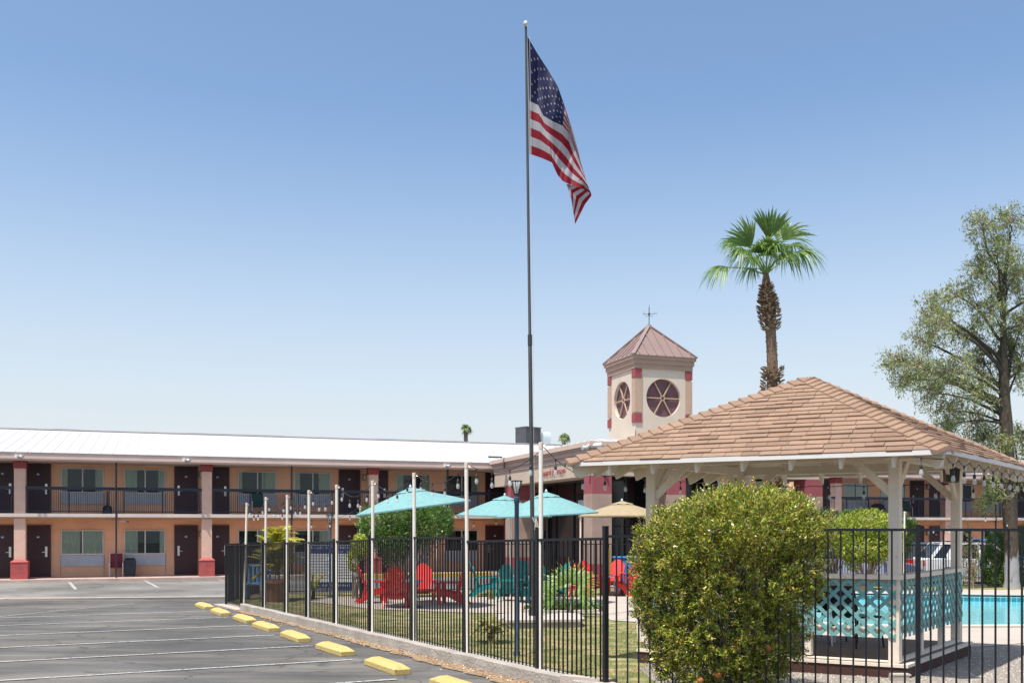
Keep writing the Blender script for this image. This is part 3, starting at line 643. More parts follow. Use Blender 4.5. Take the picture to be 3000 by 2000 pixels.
b = MB(); b.bb(-.3, LWd+.3, -.6, LDp, -.3, .06); b.build('porch_floor', m_conc, lob)
for (x0, y0, wx, wy) in ((0, 0, .78, .78), (3.1, 0, .75, .75), (6.1, 0, .75, .75), (9.2, 0, .8, .8), (0, LDp-2.3, 1.2, .75), (LWd-.75, 5, .7, .7)):
    c_ = MB(); c_.bb(x0, x0+wx, y0, y0+wy, .85, z(3.05)); c = c_.build('column', m_lcol, lob)
    k = MB(); k.bb(x0+.002, x0+wx-.002, y0+.002, y0+wy-.002, z(3.052), z(3.72)); k.build('column_top', mat('lobby_maroon', (.30, .075, .085), .85, .06, 2, .3, 40), c)
    k = MB(); k.bb(x0-.04, x0+wx+.04, y0-.04, y0+wy+.04, .06, .85); k.build('column_base', m_maroon, c)
b = MB()
for x in (6.95, ): b.bb(x, x+2.0, 1.70, 1.74, z(2.1), z(3.6)); 
b.build('curtain', m_curt, lob)
b = MB(); b.bb(6.88, 9.02, 1.66, 1.70, z(2.0), z(2.1)); b.bb(6.88, 9.02, 1.66, 1.70, z(3.6), z(3.7)); b.bb(6.88, 6.95, 1.66, 1.70, z(2.1), z(3.6)); b.bb(8.95, 9.02, 1.66, 1.70, z(2.1), z(3.6)); b.bb(7.93, 7.98, 1.66, 1.70, z(2.1), z(3.6)); b.build('window_frame', m_white, lob)
# lettering on the side that faces the car park
m_let = mat('letter_red', (.40, .05, .06), .5, .05); m_leo = mat('letter_orange', (.55, .12, .04), .5, .05)
def on_left_face(px):   # distance back along the left face
    k = (px-CX)/F; return (LC.x-k*LC.y)/(UY+k*UX)
# text runs from far (left in the photo) to near: local -y direction
s_h, s_r, s_j, s_n = on_left_face(1579), on_left_face(1616.5), on_left_face(1619), on_left_face(1657.5)
tx = textobj('sign_lettering', 'Howard', .40, m_let, .01, .28, 1, lob); wdt = max(v.co.x for v in tx.data.vertices)
for v in tx.data.vertices: v.co.x *= (s_h-s_r)/wdt
tx.rotation_euler = (R(90), 0, R(-90)); tx.location = (-.035, s_h, z(3.92))
tx = textobj('sign_lettering', 'Johnson', .40, m_let, .01, .28, 1, lob); wdt = max(v.co.x for v in tx.data.vertices)
for v in tx.data.vertices: v.co.x *= (s_j-s_n)/wdt
tx.rotation_euler = (R(90), 0, R(-90)); tx.location = (-.035, s_j, z(3.92))
# flood lights on the corner
k = MB(); k.box((-.2, .0, z(4.72)), (.08, .08, .12)); k.tube([(-.2, -.05, z(4.74)), (-.42, -.05, z(4.70))], [.04, .09], 10); k.tube([(-.2, -.05, z(4.78)), (.25, -.25, z(4.80))], [.05, .1], 10); k.build('flood_light', m_white, lob)
# small solar panel / bracket at the far end
k = MB(); k.beam((-.3, 9.2, z(4.98)), (-.9, 9.4, z(5.0)), .5, .04); k.bb(-.2, -.15, 9.3, 9.35, z(4.5), z(4.98)); k.build('sloped_panel', mat('panel_dark', (.05, .06, .09), .3), lob)
# ================================================================ CUPOLA TOWER
TZ = 42.0; TX_ = (1862-CX)/F*TZ; TB = 5.7; TW = 2.66
tow = thing('cupola_tower', 'square beige cupola tower with round maroon windows and a brown pyramid roof', 'tower', (TX_, TZ, TB-.3), AA)
z = lambda w: w-(TB-.3)
m_tow = mat('tower_stucco', (.55, .465, .375), .9, .05, 1.5, .3, 50)
def face_xf(k):            # k 0: camera side, 1: left side, 2 back, 3 right: (a along face, outward distance e, z)
    def f(v):
        a, e, zz = v
        return {0: (a, -e, zz), 1: (-e, TW-a, zz), 2: (TW-a, TW+e, zz), 3: (TW+e, a, zz)}[k]
    return f
rad = .82; zc_ = 7.37
RV = 40
b = MB()
for k in range(4):
    f = MB(face_xf(k)); cxx, czz = TW/2, z(zc_); vs = []
    out = []
    for i in range(RV):
        t = 2*math.pi*i/RV; c_, s_ = math.cos(t), math.sin(t)
        hx, hz = TW/2, 0
        m_ = min(TW/2/abs(c_) if abs(c_) > 1e-6 else 9e9, ((z(8.62)-czz) if s_ > 0 else (czz-z(5.6)))/abs(s_) if abs(s_) > 1e-6 else 9e9)
        vs.append((cxx+rad*c_, 0, czz+rad*s_)); out.append((cxx+m_*c_, 0, czz+m_*s_))
    n_ = RV; f.add(vs+out, [(i, (i+1) % n_, n_+(i+1) % n_, n_+i) for i in range(n_)])
    # corner fill
    for sx in (0, TW):
        for zz in (z(5.6), z(8.62)):
            pts = [p for p in out]
            near = sorted(out, key=lambda p: (p[0]-sx)**2+(p[2]-zz)**2)[:2]
            f.add([near[0], near[1], (sx, 0, zz)], [(0, 1, 2)])
    f.add(vs+[(x, -.16, y) for x, _, y in vs], [(i, (i+1) % n_, n_+(i+1) % n_, n_+i) for i in range(n_)])
    b.v_off = len(b.v); b.f += [tuple(i+len(b.v) for i in q) for q in f.f]; b.v += f.v; b.m += f.m
b.build('wall', m_tow, tow)
m_rw = mat('round_window_maroon', (.13, .06, .07), .7, .1, 3); m_mun = mat('muntin_gold_beige', (.42, .30, .20), .7, .05)
for k in range(4):
    f = MB(face_xf(k)); cxx, czz = TW/2, z(zc_)
    f.add([(cxx+(rad+.02)*math.cos(2*math.pi*i/RV), -.155, czz+(rad+.02)*math.sin(2*math.pi*i/RV)) for i in range(RV)], [tuple(range(RV))])
    w_ = f.build('round_window', m_rw, tow)
    f = MB(face_xf(k))
    for i in range(6):
        t = math.pi/3*i; c_, s_ = math.cos(t), math.sin(t)
        p0 = (cxx+.11*c_, -.10, czz+.11*s_); p1 = (cxx+rad*c_, -.10, czz+rad*s_)
        q = MB(); 
        nx_, nz_ = -s_*.022, c_*.022
        f.add([(p0[0]-nx_, -.12, p0[2]-nz_), (p0[0]+nx_, -.12, p0[2]+nz_), (p1[0]+nx_, -.12, p1[2]+nz_), (p1[0]-nx_, -.12, p1[2]-nz_), (p0[0]-nx_, -.07, p0[2]-nz_), (p0[0]+nx_, -.07, p0[2]+nz_), (p1[0]+nx_, -.07, p1[2]+nz_), (p1[0]-nx_, -.07, p1[2]-nz_)],
              [(0, 1, 2, 3), (4, 5, 6, 7), (0, 1, 5, 4), (1, 2, 6, 5), (2, 3, 7, 6), (3, 0, 4, 7)])
        t2 = t+math.pi/3; a = (math.cos(t), math.sin(t)); c2 = (math.cos(t2), math.sin(t2))
        vs = []
        for e in (-.12, -.07):
            for r_ in (.085, .13):
                for u_ in (a, c2): vs.append((cxx+r_*u_[0], e, czz+r_*u_[1]))
        f.add(vs, [(0, 1, 3, 2), (4, 5, 7, 6), (0, 1, 5, 4), (2, 3, 7, 6)])
    f.build('muntins', m_mun, w_)
b = MB(); b.add([(-.05, -.05, z(5.62)), (TW+.05, -.05, z(5.62)), (TW+.05, TW+.05, z(5.62)), (-.05, TW+.05, z(5.62)), (-.3, -.3, z(5.4)), (TW+.3, -.3, z(5.4)), (TW+.3, TW+.3, z(5.4)), (-.3, TW+.3, z(5.4))], [(0, 1, 2, 3), (0, 1, 5, 4), (1, 2, 6, 5), (2, 3, 7, 6), (3, 0, 4, 7)]); b.bb(-.06, TW+.06, -.06, TW+.06, z(5.62), z(5.72)); b.build('skirt', m_tow, tow)
for cx_, cy_ in ((0, 0), (TW, 0), (0, TW), (TW, TW)):
    sx = 1 if cx_ == 0 else -1; sy = 1 if cy_ == 0 else -1
    def q(b, z0, z1, e): b.bb(min(cx_-sx*e, cx_+sx*.28), max(cx_-sx*e, cx_+sx*.28), min(cy_-sy*e, cy_+sy*.28), max(cy_-sy*e, cy_+sy*.28), z(z0), z(z1))
    b = MB(); q(b, 8.19, 8.56, .05); b.build('corner_block', m_maroon, tow)
    b = MB(); q(b, 6.72, 8.13, .045); b.build('corner_panel', m_lcol if False else mat('panel_tan', (.42, .29, .21), .9, .06, 2, .5, 40), tow)
    b = MB(); q(b, 6.28, 6.66, .05); b.build('corner_block', m_maroon, tow)
b = MB()
for z0, z1, e in ((8.58, 8.78, .06), (8.782, 8.98, .11), (8.982, 9.13, .17)): ring(b, -e, TW+e, -e, TW+e, z(z0), z(z1), .4)
b.build('cornice', mat('cornice_brown', (.34, .23, .175), .8, .05, 2), tow)
b = MB(); e = .2; zz0, zz1 = z(9.14), z(10.72); c = TW/2
m_br = mat('brown_metal_roof', (.24, .165, .145), .45, .05, 1.5)
b.add([(-e, -e, zz0), (TW+e, -e, zz0), (TW+e, TW+e, zz0), (-e, TW+e, zz0), (c, c, zz1), (-e, -e, zz0-.03), (TW+e, -e, zz0-.03), (TW+e, TW+e, zz0-.03), (-e, TW+e, zz0-.03)], [(0, 1, 4), (1, 2, 4), (2, 3, 4), (3, 0, 4), (5, 8, 7, 6), (0, 5, 6, 1), (1, 6, 7, 2), (2, 7, 8, 3), (3, 8, 5, 0)])
H_ = zz1-zz0; half = c+e
for k in range(4):
    for i in range(-3, 4):
        a = i*.41; q_ = 1-abs(a)/half; 
        if q_ < .1: continue
        p0 = {0: (c+a, -e), 1: (-e, c+a), 2: (c+a, TW+e), 3: (TW+e, c+a)}[k]; p1 = {0: (c+a, -e+half*q_), 1: (-e+half*q_, c+a), 2: (c+a, TW+e-half*q_), 3: (TW+e-half*q_, c+a)}[k]
        b.beam((*p0, zz0+.02), (*p1, zz0+H_*q_+.02), .03, .05)
for a_ in ((-e, -e), (TW+e, -e), (TW+e, TW+e), (-e, TW+e)): b.beam((*a_, zz0+.02), (c, c, zz1+.03), .16, .05)
b.build('roof', m_br, tow)
van = thing('weather_vane', 'small dark weather vane with compass letters on the cupola peak', 'weather vane', tuple(tow.matrix_basis @ Vector((c, c, zz1))), 0)
k = MB(); k.tube([(0, 0, 0), (0, 0, .8)], .018, 6); k.tube([(0, 0, .78), (0, 0, .95)], [.012, .003], 6); k.build('rod', m_black, van)
k = MB(); k.tube([(-.25, 0, .52), (.25, 0, .52)], .01, 6); k.tube([(0, -.25, .52), (0, .25, .52)], .01, 6); k.lathe([(.02, .45), (.05, .52), (.02, .58)], (0, 0, 0), 8)
for s in (-1, 1): k.tube([(s*.02, 0, .45), (s*.12, 0, .40), (s*.18, 0, .46)], .008, 5)
k.build('arms', m_black, van)
m_vl = mat('vane_letter', (.2, .18, .16), .5)
w_ = textobj('letter', 'W', .17, m_vl, .008, 0, 1, van); w_.rotation_euler = (R(90), 0, 0); w_.location = (.2, 0, .49)
w_ = textobj('letter', 'E', .17, m_vl, .008, 0, -1, van); w_.rotation_euler = (R(90), 0, 0); w_.location = (-.2, 0, .49)
# roof equipment behind the ridge
p = P(1547, 1310, 62); o = thing('air_conditioning_unit', 'tall dark ribbed rooftop cooling unit behind the white roof ridge', 'air conditioner', (p.x, 62, 5.2), AA+.35)
b = MB(); wv = .62; b.bb(-.62, .62, -.5, .5, 0, 2.85); m_acd = mat('dark_ribbed_metal', (.10, .10, .11), .5, .1, 3)
for i in range(12): b.bb(-.62+i*.107, -.62+i*.107+.04, -.53, -.50, .05, 2.8)
for i in range(9): b.bb(-.65, -.62, -.5+i*.11, -.5+i*.11+.04, .05, 2.85)
b.build('housing', m_acd, o); b = MB(); b.bb(-.65, .65, -.55, .53, 2.85, 2.89); b.build('cap', m_acd, o)
p = P(1598, 1310, 62); o = thing('roof_duct', 'pale rounded metal roof duct right of the dark cooling unit', 'duct', (p.x, 62, 5.2), AA-.1)
b = MB(); b.ext([(-.22, -.3, 0), (-.22, -.3, 1.3)]+[(-.22+0, -.3+.3*(1-math.cos(t)), 1.3+.32*math.sin(t)) for t in [math.pi*i/8 for i in range(1, 8)]]+[(-.22, .3, 1.3), (-.22, .3, 0)], (.5, 0, 0)); 
b.build('duct_body', mat('galvanised', (.55, .60, .60), .4, .05, 2, metal=.4), o)
o.scale = (1, 1, 1.62)
# fake-free: roof vent pipes
for px, py in ((1460, 1338), (1738, 1296)):
    pass
# ================================================================ IRON FENCE on a concrete kerb
ff = thing('iron_fence', 'tall black iron picket fence on a grey concrete kerb beside the car park', 'fence', (P0.x, P0.y, gz(P0.y)), 0, 'black iron fences round the pool court')
def LF(v): return (v[0]-P0.x, v[1]-P0.y, v[2]-gz(P0.y))
KH = .17
posts_px = [(662.5, 1588), (705.5, 1587.5), (770, 1584.5), (834.5, 1584.5), (897, 1579.5), (979, 1578.5), (1083, 1572), (1207.7, 1567.5), (1364, 1566), (1575.5, 1545.6), (1774, 1542)]
rail_y = [(1593.5, 1593.5), (1593.5, 1593), (1589.5, 1588.5), (1588.5, 1587), (1586.5, 1584.5), (1583.5, 1580.5), (1576, 1574), (1572.5, 1574.5), (1584, 1579), (1579, 1575.5)]
sp = []
for px, py in posts_px:
    s, q = on_fence(px); sp.append((px, s, q, zat(py, q.y)))
KSTART = on_fence(721)[0]
def kz(s, q): return gz(q.y)+(KH if s < KSTART else .05)
for px, s, q, zt in sp:
    k = MB(LF); k.box((q.x, q.y, (zt+kz(s, q)-.05)/2+.0), (.052, .052, zt-kz(s, q)+.05), math.atan2(FD.y, FD.x)); k.v = [(v[0], v[1], v[2]) for v in k.v]
    # recompute centre height precisely
    k = MB(LF); z0 = kz(s, q)-.02; k.box((q.x, q.y, (zt+z0)/2), (.052, .052, zt-z0), math.atan2(FD.y, FD.x)); k.box((q.x, q.y, zt+.004), (.056, .056, .008), math.atan2(FD.y, FD.x)); k.build('post', m_black, ff)
def panel(q0, q1, zr0, zr1, zb0, zb1, sp_, pick=.016, rail=.032, par=ff, lf=LF, bottom=None, mt=None, toprailonly=False):
    q0, q1 = Vector(q0), Vector(q1); d = (q1-q0); L = d.length; d.normalize(); a = math.atan2(d.y, d.x)
    k = MB(lf); k.beam((q0.x, q0.y, zr0), (q1.x, q1.y, zr1), rail, rail)
    if bottom: k.beam((q0.x, q0.y, zb0+bottom), (q1.x, q1.y, zb1+bottom), rail*.8, rail*.8)
    n_ = max(1, round(L/sp_))
    for i in range(1, n_):
        t = i/n_; q = q0+(q1-q0)*t; z0 = zb0+(zb1-zb0)*t; z1 = zr0+(zr1-zr0)*t-rail*.45; k.box((q.x, q.y, (z0+z1)/2), (pick, pick, z1-z0), a)
    return k.build('picket_panel', mt or m_black, par)
for i in range(len(sp)-1):
    (pa, sa, qa, _), (pb_, sb, qb, _) = sp[i], sp[i+1]; ya, yb = rail_y[i]
    ga = i < 2
    panel(qa, qb, zat(ya+2, qa.y), zat(yb+2, qb.y), kz(sa-.01 if not ga else 99, qa)-.01+(.05 if ga else 0), kz(sb if not ga else 99, qb)-.01+(.05 if ga else 0), .0955, bottom=(.02 if ga else None))
# kerb with its return
def kerb(qs, zs, w0, w1, h0, name='concrete_kerb'):
    pass
m_kerb = mat('rough_kerb_concrete', (.27, .235, .20), .95, .18, 2.2, 1.0, 26, detail=9, col2=(.42, .38, .33))
KE = Vector((1.05, 11.12))+RD*.0
nseg = 40; kq = []
for i in range(nseg+1):
    s = -.35+(KSTART+.35)*i/nseg; q = P0+FD*s; kq.append((q, gz(q.y)))
b = MB(LF); vs = []; rj = random.Random(3)
for q, g in kq:
    j1, j2 = rj.uniform(-.008, .008), rj.uniform(-.006, .006)
    o_, i_ = q+FN*(.145+j1), q-FN*.10
    vs += [(o_.x, o_.y, g-.3), (o_.x, o_.y, g+KH-.012+j2), ((o_-FN*.012).x, (o_-FN*.012).y, g+KH+j2), (i_.x, i_.y, g+KH+j2*.5), (i_.x, i_.y, g-.3)]
fs = []
for i in range(nseg):
    for k in range(4): fs.append((5*i+k, 5*(i+1)+k, 5*(i+1)+k+1, 5*i+k+1))
fs += [(0, 1, 2, 3, 4), tuple(5*nseg+k for k in range(5))]
b.add(vs, fs); b.build('concrete_kerb', m_kerb, ff)
b = MB(LF); c0 = P0+RD*.1
def flat(q0, q1, w, z0, z1):
    d = (q1-q0).normalized(); nn = Vector((-d.y, d.x))*w/2; vs = []
    for q in (q0, q1):
        for s_ in (-1, 1):
            for zz in (z0, z1): p = q+nn*s_; vs.append((p.x, p.y, gz(p.y)+zz))
    return vs, [(0, 1, 3, 2), (4, 5, 7, 6), (0, 1, 5, 4), (2, 3, 7, 6), (1, 3, 7, 5), (0, 2, 6, 4)]
m_conc3 = mat('pale_kerb_end', (.42, .36, .31), .9, .08, 3, .3, 40)
b.add(*flat(P0+FN*.02+FD*.05, P0+FN*.02-FD*.95, .23, -.2, KH+.012)); b.add(*flat(P0+Vector((.10, .10)), P0+Vector((-.45, .48)), .14, -.2, KH+.03)); b.build('kerb_end', m_conc3, ff)
q0, q1 = on_fence(655)[1], on_fence(724)[1]
b = MB(LF); b.add(*flat(q0+FN*.05, q1+FN*.05, .42, -.1, .035)); b.build('gate_sill', m_conc3, ff)
# return of the fence at the far end and the thin rear fence
panel(sp[0][2], (-7.9, 30.9), zat(1593, 26.8), zat(1588, 30.9), gz(27)+.08, gz(31)+.08, .1, bottom=.02)
for q, zt in (((-7.9, 30.9), zat(1583, 30.9)), ((-7.8, 28.8), zat(1586, 28.8))):
    k = MB(LF); k.box((q[0], q[1], (zt+gz(q[1]))/2), (.05, .05, zt-gz(q[1]))); k.build('post', m_black, ff)
rf = thing('iron_fence', 'thin black iron fence along the rear of the court before the motel driveway', 'fence', (BL.x, BL.y, gz(31)), 0, 'black iron fences round the pool court')
LF2 = lambda v: (v[0]-BL.x, v[1]-BL.y, v[2]-gz(31))
nP = 11; TT = (BR-BL).length*1.35
for i in range(nP+1):
    q = BL+BD*(TT*i/nP); zt = zat(1592, q.y)+.06 if q.x < 6 else gz(q.y)+1.6
    def ztop(q): return (zat(1592.5, q.y) if q.x < 3 else zat(1592.5, q.y)+(zat(1597, q.y)-zat(1592.5, q.y))*min(1, (q.x-3)/13))
    k = MB(LF2); zt = ztop(q)+.05; k.box((q.x, q.y, (zt+gz(q.y))/2), (.04, .04, zt-gz(q.y))); k.build('post', m_black, rf)
    if i < nP:
        q2 = BL+BD*(TT*(i+1)/nP); panel(q, q2, ztop(q), ztop(q2), gz(q.y)+.09, gz(q2.y)+.09, .105, .016, .03, rf, LF2, bottom=.03)
# right hand fence, nearest to the camera
nf = thing('iron_fence', 'near black iron fence with widely spaced bars crossing in front of the gazebo', 'fence', (P0.x, P0.y, gz(P0.y)), 0, 'black iron fences round the pool court')
def rp_(t): return P0+RD*t
qs = [0, 1.62, 3.277, 6.6, 9.9]
for i in range(len(qs)-1):
    a, c = rp_(qs[i]), rp_(qs[i+1])
    zr = (zat(1570.5, a.y), zat(1566, c.y)) if i == 0 else (EYE-.018, EYE-.018)
    panel(a, c, zr[0], zr[1], gz(a.y)+.06, gz(c.y)+.06, .1236, .0175, .028, nf)
for t, py in ((3.277, 1536), (6.6, 1536)):
    q = rp_(t); zt = zat(py, q.y); k = MB(LF); k.box((q.x, q.y, (zt+gz(q.y))/2), (.046, .046, zt-gz(q.y)), math.atan2(RD.y, RD.x)); k.build('post', m_black, nf)
ba = MB(LF); ba.box((rp_(2.9).x, rp_(2.9).y+1.1, gz(11)+.13), (.34, .2, .16), .1); 
o = MB().box((0, 0, .1), (.34, .2, .2), 0).box((.02, 0, .215), (.36, .22, .03)).build('concrete_block', m_conc3); o.scale = (.62, .6, .62); q = G(2634, 2006); o.location = (q.x, q.y+.0, gz(q.y)); tag(o, 'pale concrete block lying in the gravel under the gazebo corner', 'block')

# ================================================================ FLAGPOLE AND FLAG
fb = P(1563, 1803, 20.6)
slab = thing('flagpole_slab', 'low round edged concrete slab under the flagpole', 'slab', (1.02, 20.3, gz(20.3)))
b = MB(); 
oct_ = [(-1.1, -.72), (-.85, -.9), (1.02, -.72), (1.15, -.5), (1.1, .7), (.8, .9), (-.95, .75), (-1.15, .5)]
b.ext([(x*.72, y*.9, 0) for x, y in oct_], (0, 0, .14)); b.build('slab_base', m_conc3, slab)
b = MB(); b.ext([(x*.76, y*.95, .14) for x, y in oct_], (0, 0, .05)); b.build('slab_top', mat('slab_top', (.42, .37, .32), .85, .06, 2), slab)
slab.location = ((1582-CX)/F*20.0, 20.0, gz(20.0)+.03)
fpY = 20.2; ztop_ = zat(84, fpY); base = P(1563, 1803, fpY)
fp = thing('flagpole', 'very tall grey flagpole topped with a silver ball rising from the lawn slab', 'flagpole', (base.x, fpY, .02))
lean = lambda zz: ((1540.5-CX)/F*fpY-base.x)*(zz/ztop_)
b = MB(); b.tube([(lean(0), 0, 0), (lean(5.6), 0, 5.6), (lean(5.62), 0, 5.62), (lean(ztop_), 0, ztop_)], [.045, .040, .031, .023], 14); b.build('pole', mat('weathered_steel', (.045, .045, .042), .5, .2, 2, metal=.3), fp, smooth=True)
b = MB(); b.tube([(lean(5.5), 0, 5.5), (lean(5.72), 0, 5.72)], .046, 12); b.tube([(lean(0), 0, 0), (lean(0), 0, .12)], .1, 12); b.build('collar', mat('weathered_steel'  , (.13, .13, .12)), fp, smooth=True)
b = MB(); r_ = .062; b.lathe([(r_*math.sin(t), ztop_+.07-r_*math.cos(t)) for t in [math.pi*i/10 for i in range(1, 10)]], (lean(ztop_), 0, 0), 16); b.build('ball_finial', mat('silver_ball', (.55, .55, .52), .35, .1, 3, metal=.7), fp, smooth=True)
rope_x = lambda zz: lean(zz)+.075
b = MB(); b.tube([(rope_x(ztop_-.2), -.03, ztop_-.2), (rope_x(8), -.03, 8), (rope_x(3.5)-.01, -.03, 1.95)], .004, 5); b.tube([(lean(2), -.05, 2.0), (rope_x(2)-.03, -.05, 1.9)], .012, 6)
for i in range(7): b.tube([(.05+.012*math.sin(i), -.06, 1.98), (.04+.02*math.cos(i*2), -.07-.01*i/3, 1.75), (.07+.02*math.sin(i*1.7), -.06, 1.68), (.09+.01*math.cos(i), -.06, 1.8), (.06, -.06, 1.97)], .006, 5)
b.build('halyard', mat('rope', (.5, .45, .38), .9, .1), fp)
flag = thing('flag', 'stars and stripes flag hanging half furled from the tall flagpole', 'flag', tuple(P(1548, 108, fpY)))
cols_ = [(0, (165, 120), (180, 598), (190, 992), 0), (.1, (240, 248), (245, 628), (272, 1020), .10), (.2, (318, 368), (283, 705), (345, 1052), .02), (.3, (388, 490), (350, 748), (360, 1085), -.10),
         (.4, (445, 650), (425, 782), (392, 1150), .0), (.5, (488, 780), (480, 840), (430, 1192), .12), (.6, (536, 950), (516, 962), (492, 1218), .14), (.7, (566, 1068), (560, 1080), (585, 1252), .05),
         (.76, (590, 1150), (592, 1165), (640, 1292), -.03), (.80, (530, 1200), (535, 1215), (636, 1305), .12), (.9, (455, 1215), (465, 1235), (590, 1365), .2), (1.0, (487, 1300), (496, 1345), (517, 1508), .12)]
def cinterp(u):
    for a, c in zip(cols_[:-1], cols_[1:]):
        if u <= c[0]+1e-9:
            t = (u-a[0])/(c[0]-a[0]); t = t*t*(3-2*t) if False else t
            L_ = lambda p, q: (p[0]+(q[0]-p[0])*t, p[1]+(q[1]-p[1])*t)
            return L_(a[1], c[1]), L_(a[2], c[2]), L_(a[3], c[3]), a[4]+(c[4]-a[4])*t
NU, NV = 100, 52
def fpos(u, v):
    T_, M_, B_, dy = cinterp(min(u, 1)); mv = 7/13
    if v < mv: t = v/mv; p = (T_[0]+(M_[0]-T_[0])*t, T_[1]+(M_[1]-T_[1])*t)
    else: t = (v-mv)/(1-mv); p = (M_[0]+(B_[0]-M_[0])*t, M_[1]+(B_[1]-M_[1])*t)
    fade = min(1, u*6)
    yy = dy+fade*(.05*math.sin(9*u+5*v)+.035*math.sin(21*u-7*v+1)+.018*math.sin(38*u+11*v)+.010*math.sin(70*u+4*v))
    wx = fade*(3.0*math.sin(6*u+8*v)+1.6*math.sin(24*u+9*v))
    q = P(1480+(p[0]+wx*.4)*.3953, 60+p[1]*.3953+fade*.5*math.sin(14*u), fpY+yy)
    return q
vs = [fpos(i/NU, j/NV)-flag.location for i in range(NU+1) for j in range(NV+1)]
m_fr = leafmat('flag_red', (.27, .006, .02), .45, .7, .05); m_fw = leafmat('flag_white', (.42, .40, .41), .40, .7, .03); m_fbl = leafmat('flag_blue', (.006, .009, .055), .4, .7, .05)
b = MB(); fs = []; mi = []
for i in range(NU):
    for j in range(NV):
        a = i*(NV+1)+j; fs.append((a, a+1, a+NV+2, a+NV+1)); u, v = (i+.5)/NU, (j+.5)/NV; st = int(v*13)
        mi.append(2 if (u < .4 and st < 7) else (0 if st % 2 == 0 else 1))
b.v = [tuple(v) for v in vs]; b.f = fs; b.m = mi; cloth = b.build('cloth', [m_fr, m_fw, m_fbl], flag, smooth=True)
b = MB(); 
for rI in range(9):
    n_ = 6 if rI % 2 == 0 else 5
    for cI in range(n_):
        cu = (.4*(cI*2+1+(rI % 2))/12); cv = 7/13*(rI+1)/10; ru, rv = .0108, .0175
        for sgn in (-1, 1):
            pts = []
            for k in range(10):
                t = math.pi/2+k*math.pi/5; rr = 1 if k % 2 == 0 else .40
                p = fpos(cu+ru*rr*math.cos(t), cv-rv*rr*math.sin(t))+Vector((0, sgn*.006, 0))-flag.location; pts.append(p)
            cc = sum(pts, Vector())/10; b.add(pts+[cc], [(k, (k+1) % 10, 10) for k in range(10)])
b.build('stars', m_fw, cloth)
b = MB(); hv = [fpos(0, j/20)-flag.location for j in range(21)]; b.tube([p+Vector((-.02, 0, 0)) for p in hv], .018, 6); b.build('heading', m_fw, flag)

# ================================================================ STRING LIGHT POLES AND LIGHTS
pv = [(723, 1472), (779, 1455), (841.5, 1449), (905, 1435), (986.5, 1419), (1092, 1407), (1213, 1384), (1366, 1355), (1584.5, 1295)]
base_px = [716, 777, 841, 905, 987, 1092, 1215, 1371, 1585.5]
ords = ['ninth and farthest', 'eighth', 'seventh', 'sixth', 'fifth', 'fourth', 'third', 'second', 'first and nearest']
tops = []
def pvcpole(bx, topp, label, grp, r=.0275, loc_z=None):
    o = thing('string_light_pole', label, 'pole', (bx.x, bx.y, bx.z), 0, grp); d = topp-bx
    MB().tube([(0, 0, 0), d*.97], r, 14).build('pole', m_pvc, o, smooth=True)
    MB().tube([d*.972, d*.998], [r*1.13, r*1.13], 14).tube([d*.998, d], [r*1.1, r*.6], 14).build('pole_cap', mat('pvc_cap', (.66, .54, .42), .45, .05), o, smooth=True)
    k = MB(); e = d*.985; k.tube([e+Vector((r, 0, 0)), e+Vector((r+.03, 0, .012)), e+Vector((r+.035, 0, -.012)), e+Vector((r+.012, 0, -.015))], .005, 5); k.build('hook', m_chrome, o)
for (px, py), bp, od in zip(pv, base_px, ords):
    s, q = on_fence(bp); q = q-FN*.065; qt = on_fence(px)[1]-FN*.065
    s0 = (P0+FD*s)
    top = Vector(((px-CX)/F*q.y, q.y, zat(py, q.y))); bx = Vector(((bp-CX)/F*q.y, q.y, gz(q.y)+.06)); tops.append(top)
    lab = {'ninth and farthest': 'leaning white string light pole at the far end of the near fence'}.get(od, 'white string light pole behind the near fence, %s from the camera' % od)
    pvcpole(bx, top, lab, 'white poles carrying the string lights')
backp = [(1056, 1481, 31, 'thin white pole behind the left teal umbrella tip', 1053), (1281, 1485, 30.0, 'thin white pole between the oleander bush and the second teal umbrella', 1281), (1497, 1500, 29.5, 'thin white pole behind the dark lamp post', 1496), (1701, 1508, 30, 'thin white pole under the right edge of the front teal umbrella', 1700), (2650, 1497, 33, 'thin white pole beside the right gazebo post, beyond the pool', 2648)]
btops = []
for px, py, Y, lab, bp in backp:
    top = P(px, py, Y); bx = P(bp, 1700, Y); bx.z = gz(Y)+.05; btops.append(top); pvcpole(bx, top, lab, 'white poles carrying the string lights', .028)
m_cable = mat('cable_black', (.03, .028, .026), .6); m_sock = mat('socket_rubber', (.025, .022, .020), .55, .1)
m_bulb = bpy.data.materials.new('bulb_glass'); m_bulb.use_nodes = True
nn_ = m_bulb.node_tree; pb_ = nn_.nodes['Principled BSDF']; pb_.inputs['Base Color'].default_value = (.86, .9, .9, 1); pb_.inputs['Roughness'].default_value = .06; pb_.inputs['Alpha'].default_value = .3; pb_.inputs['Specular IOR Level'].default_value = .9
bulb_me = MB().lathe([(.006, -.115), (.018, -.110), (.0255, -.092), (.0245, -.072), (.014, -.038), (.0135, -.03)], (0, 0, 0), 12); sock_me = MB().lathe([(.0150, -.036), (.018, -.032), (.018, .004), (.012, .016), (.005, .03)], (0, 0, 0), 10)
bproto = [None]
